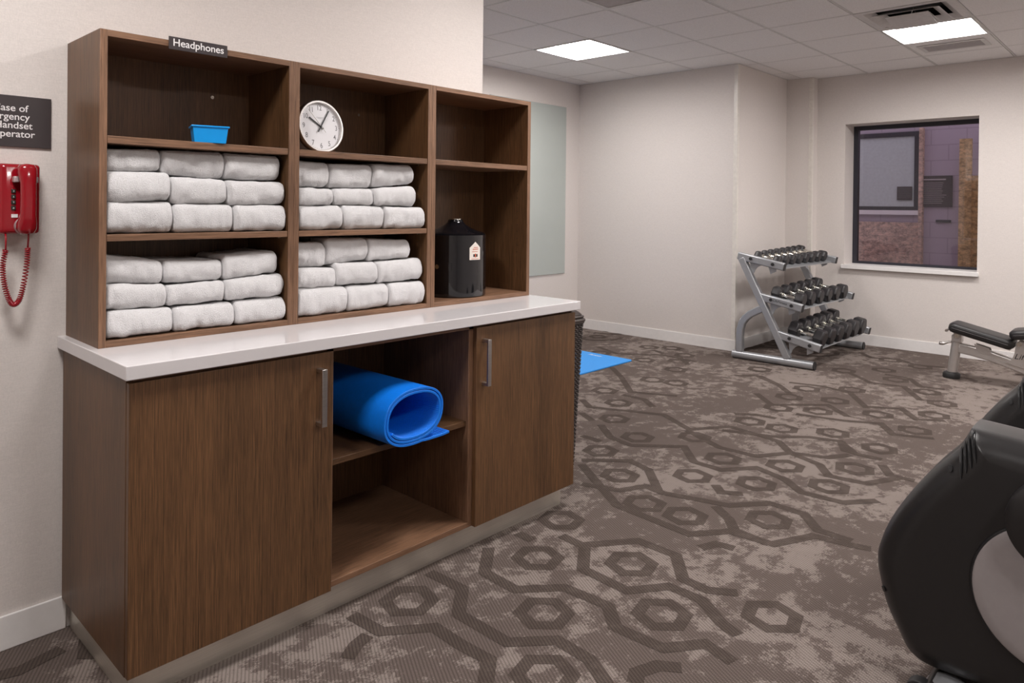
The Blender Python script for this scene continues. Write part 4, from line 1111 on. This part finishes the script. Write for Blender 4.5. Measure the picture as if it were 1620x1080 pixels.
def discx(bm, y, z, r, X0, X1, dome=.0, n=72):
    prof = [(r, X1), (r, X0+.006), (r*.992, X0+.002), (r*.975, X0)]
    for k in range(1, 8): q = 1-k/8; prof.append((r*.975*q, X0-dome*(1-q*q)))
    rg = [[bm.verts.new((X, y+q*math.cos(2*PI*m/n), z+q*math.sin(2*PI*m/n))) for m in range(n)] for q, X in prof]
    for a, b in zip(rg, rg[1:]):
        for m in range(n): bm.faces.new((a[m], a[(m+1) % n], b[(m+1) % n], b[m]))
    bm.faces.new(rg[0]); bm.faces.new(rg[-1])
q = 2.19/2.31
bm = bmesh.new(); discx(bm, .215*q, 1.342-(1.342-.33)*q, .205*q, 2.190, 2.23); obj('disc_rim', bm, BLACK, t, smooth=40)
bm = bmesh.new(); discx(bm, .215*q, 1.342-(1.342-.33)*q, .198*q, 2.186, 2.22, .006); obj('side_disc', bm, SHELL2, t, smooth=40)
q = 2.15/2.27
bm = bmesh.new(); discx(bm, .214*q, 1.342-(1.342-.533)*q, .121*q, 2.150, 2.22, .018); cv = obj('crank_cover', bm, SHELL, t, smooth=40)
bm = bmesh.new()
for a in (55, 180+10, 305): cyl(bm, (2.1475, .214*q+.092*math.cos(R(a)), .576+.092*math.sin(R(a))), (2.16, .214*q+.092*math.cos(R(a)), .576+.092*math.sin(R(a))), .006, n=16)
obj('screws', bm, BLACK, cv)
# base: stabiliser tube with grey wheel housing and transport wheels
bm = bmesh.new(); cyl(bm, (2.17, .47, .045), (2.47, .47, .045), .030, n=24); cyl(bm, (2.17, -.42, .04), (2.47, -.42, .04), .030, n=24); box(bm, 2.29, 2.35, -.42, .47, .03, .07); obj('stabiliser', bm, SHELL, t, smooth=40)
for X in (2.165, 2.44):
    bm = bmesh.new(); cyl(bm, (X, .505, .036), (X+.035, .505, .036), .034, n=32); cyl(bm, (X-.004, .505, .036), (X, .505, .036), .014, n=20); obj('transport_wheel', bm, RUBBER, t, smooth=40, bevel=.004)
bm = bmesh.new(); rg = []
for k in range(13):
    a = PI*k/12; rg.append([bm.verts.new((2.19+dx, .445+.062*math.cos(a)*s, .03+.052*math.sin(a)*s)) for dx, s in ((-.03, .75), (-.022, .93), (0, 1), (.05, 1), (.05, .9))])
for a, b in zip(rg, rg[1:]):
    for m in range(4): bm.faces.new((a[m], a[m+1], b[m+1], b[m]))
bmesh.ops.solidify
obj('wheel_guard', bm, SILVER, t, smooth=50)
rebase(t, (2.31, .1, 0))
def copy_tree(o, parent=None):
    c = o.copy(); C.objects.link(c); c.parent = parent
    for ch in list(o.children): copy_tree(ch, c)
    return c
m2 = copy_tree(t); m2.location.x += .93
m2['label'] = 'charcoal exercise machine shell partly hidden behind the nearest machine'
t['group'] = m2['group'] = 'exercise machines along the right side'
# lever behind rear (keeps room quiet): none
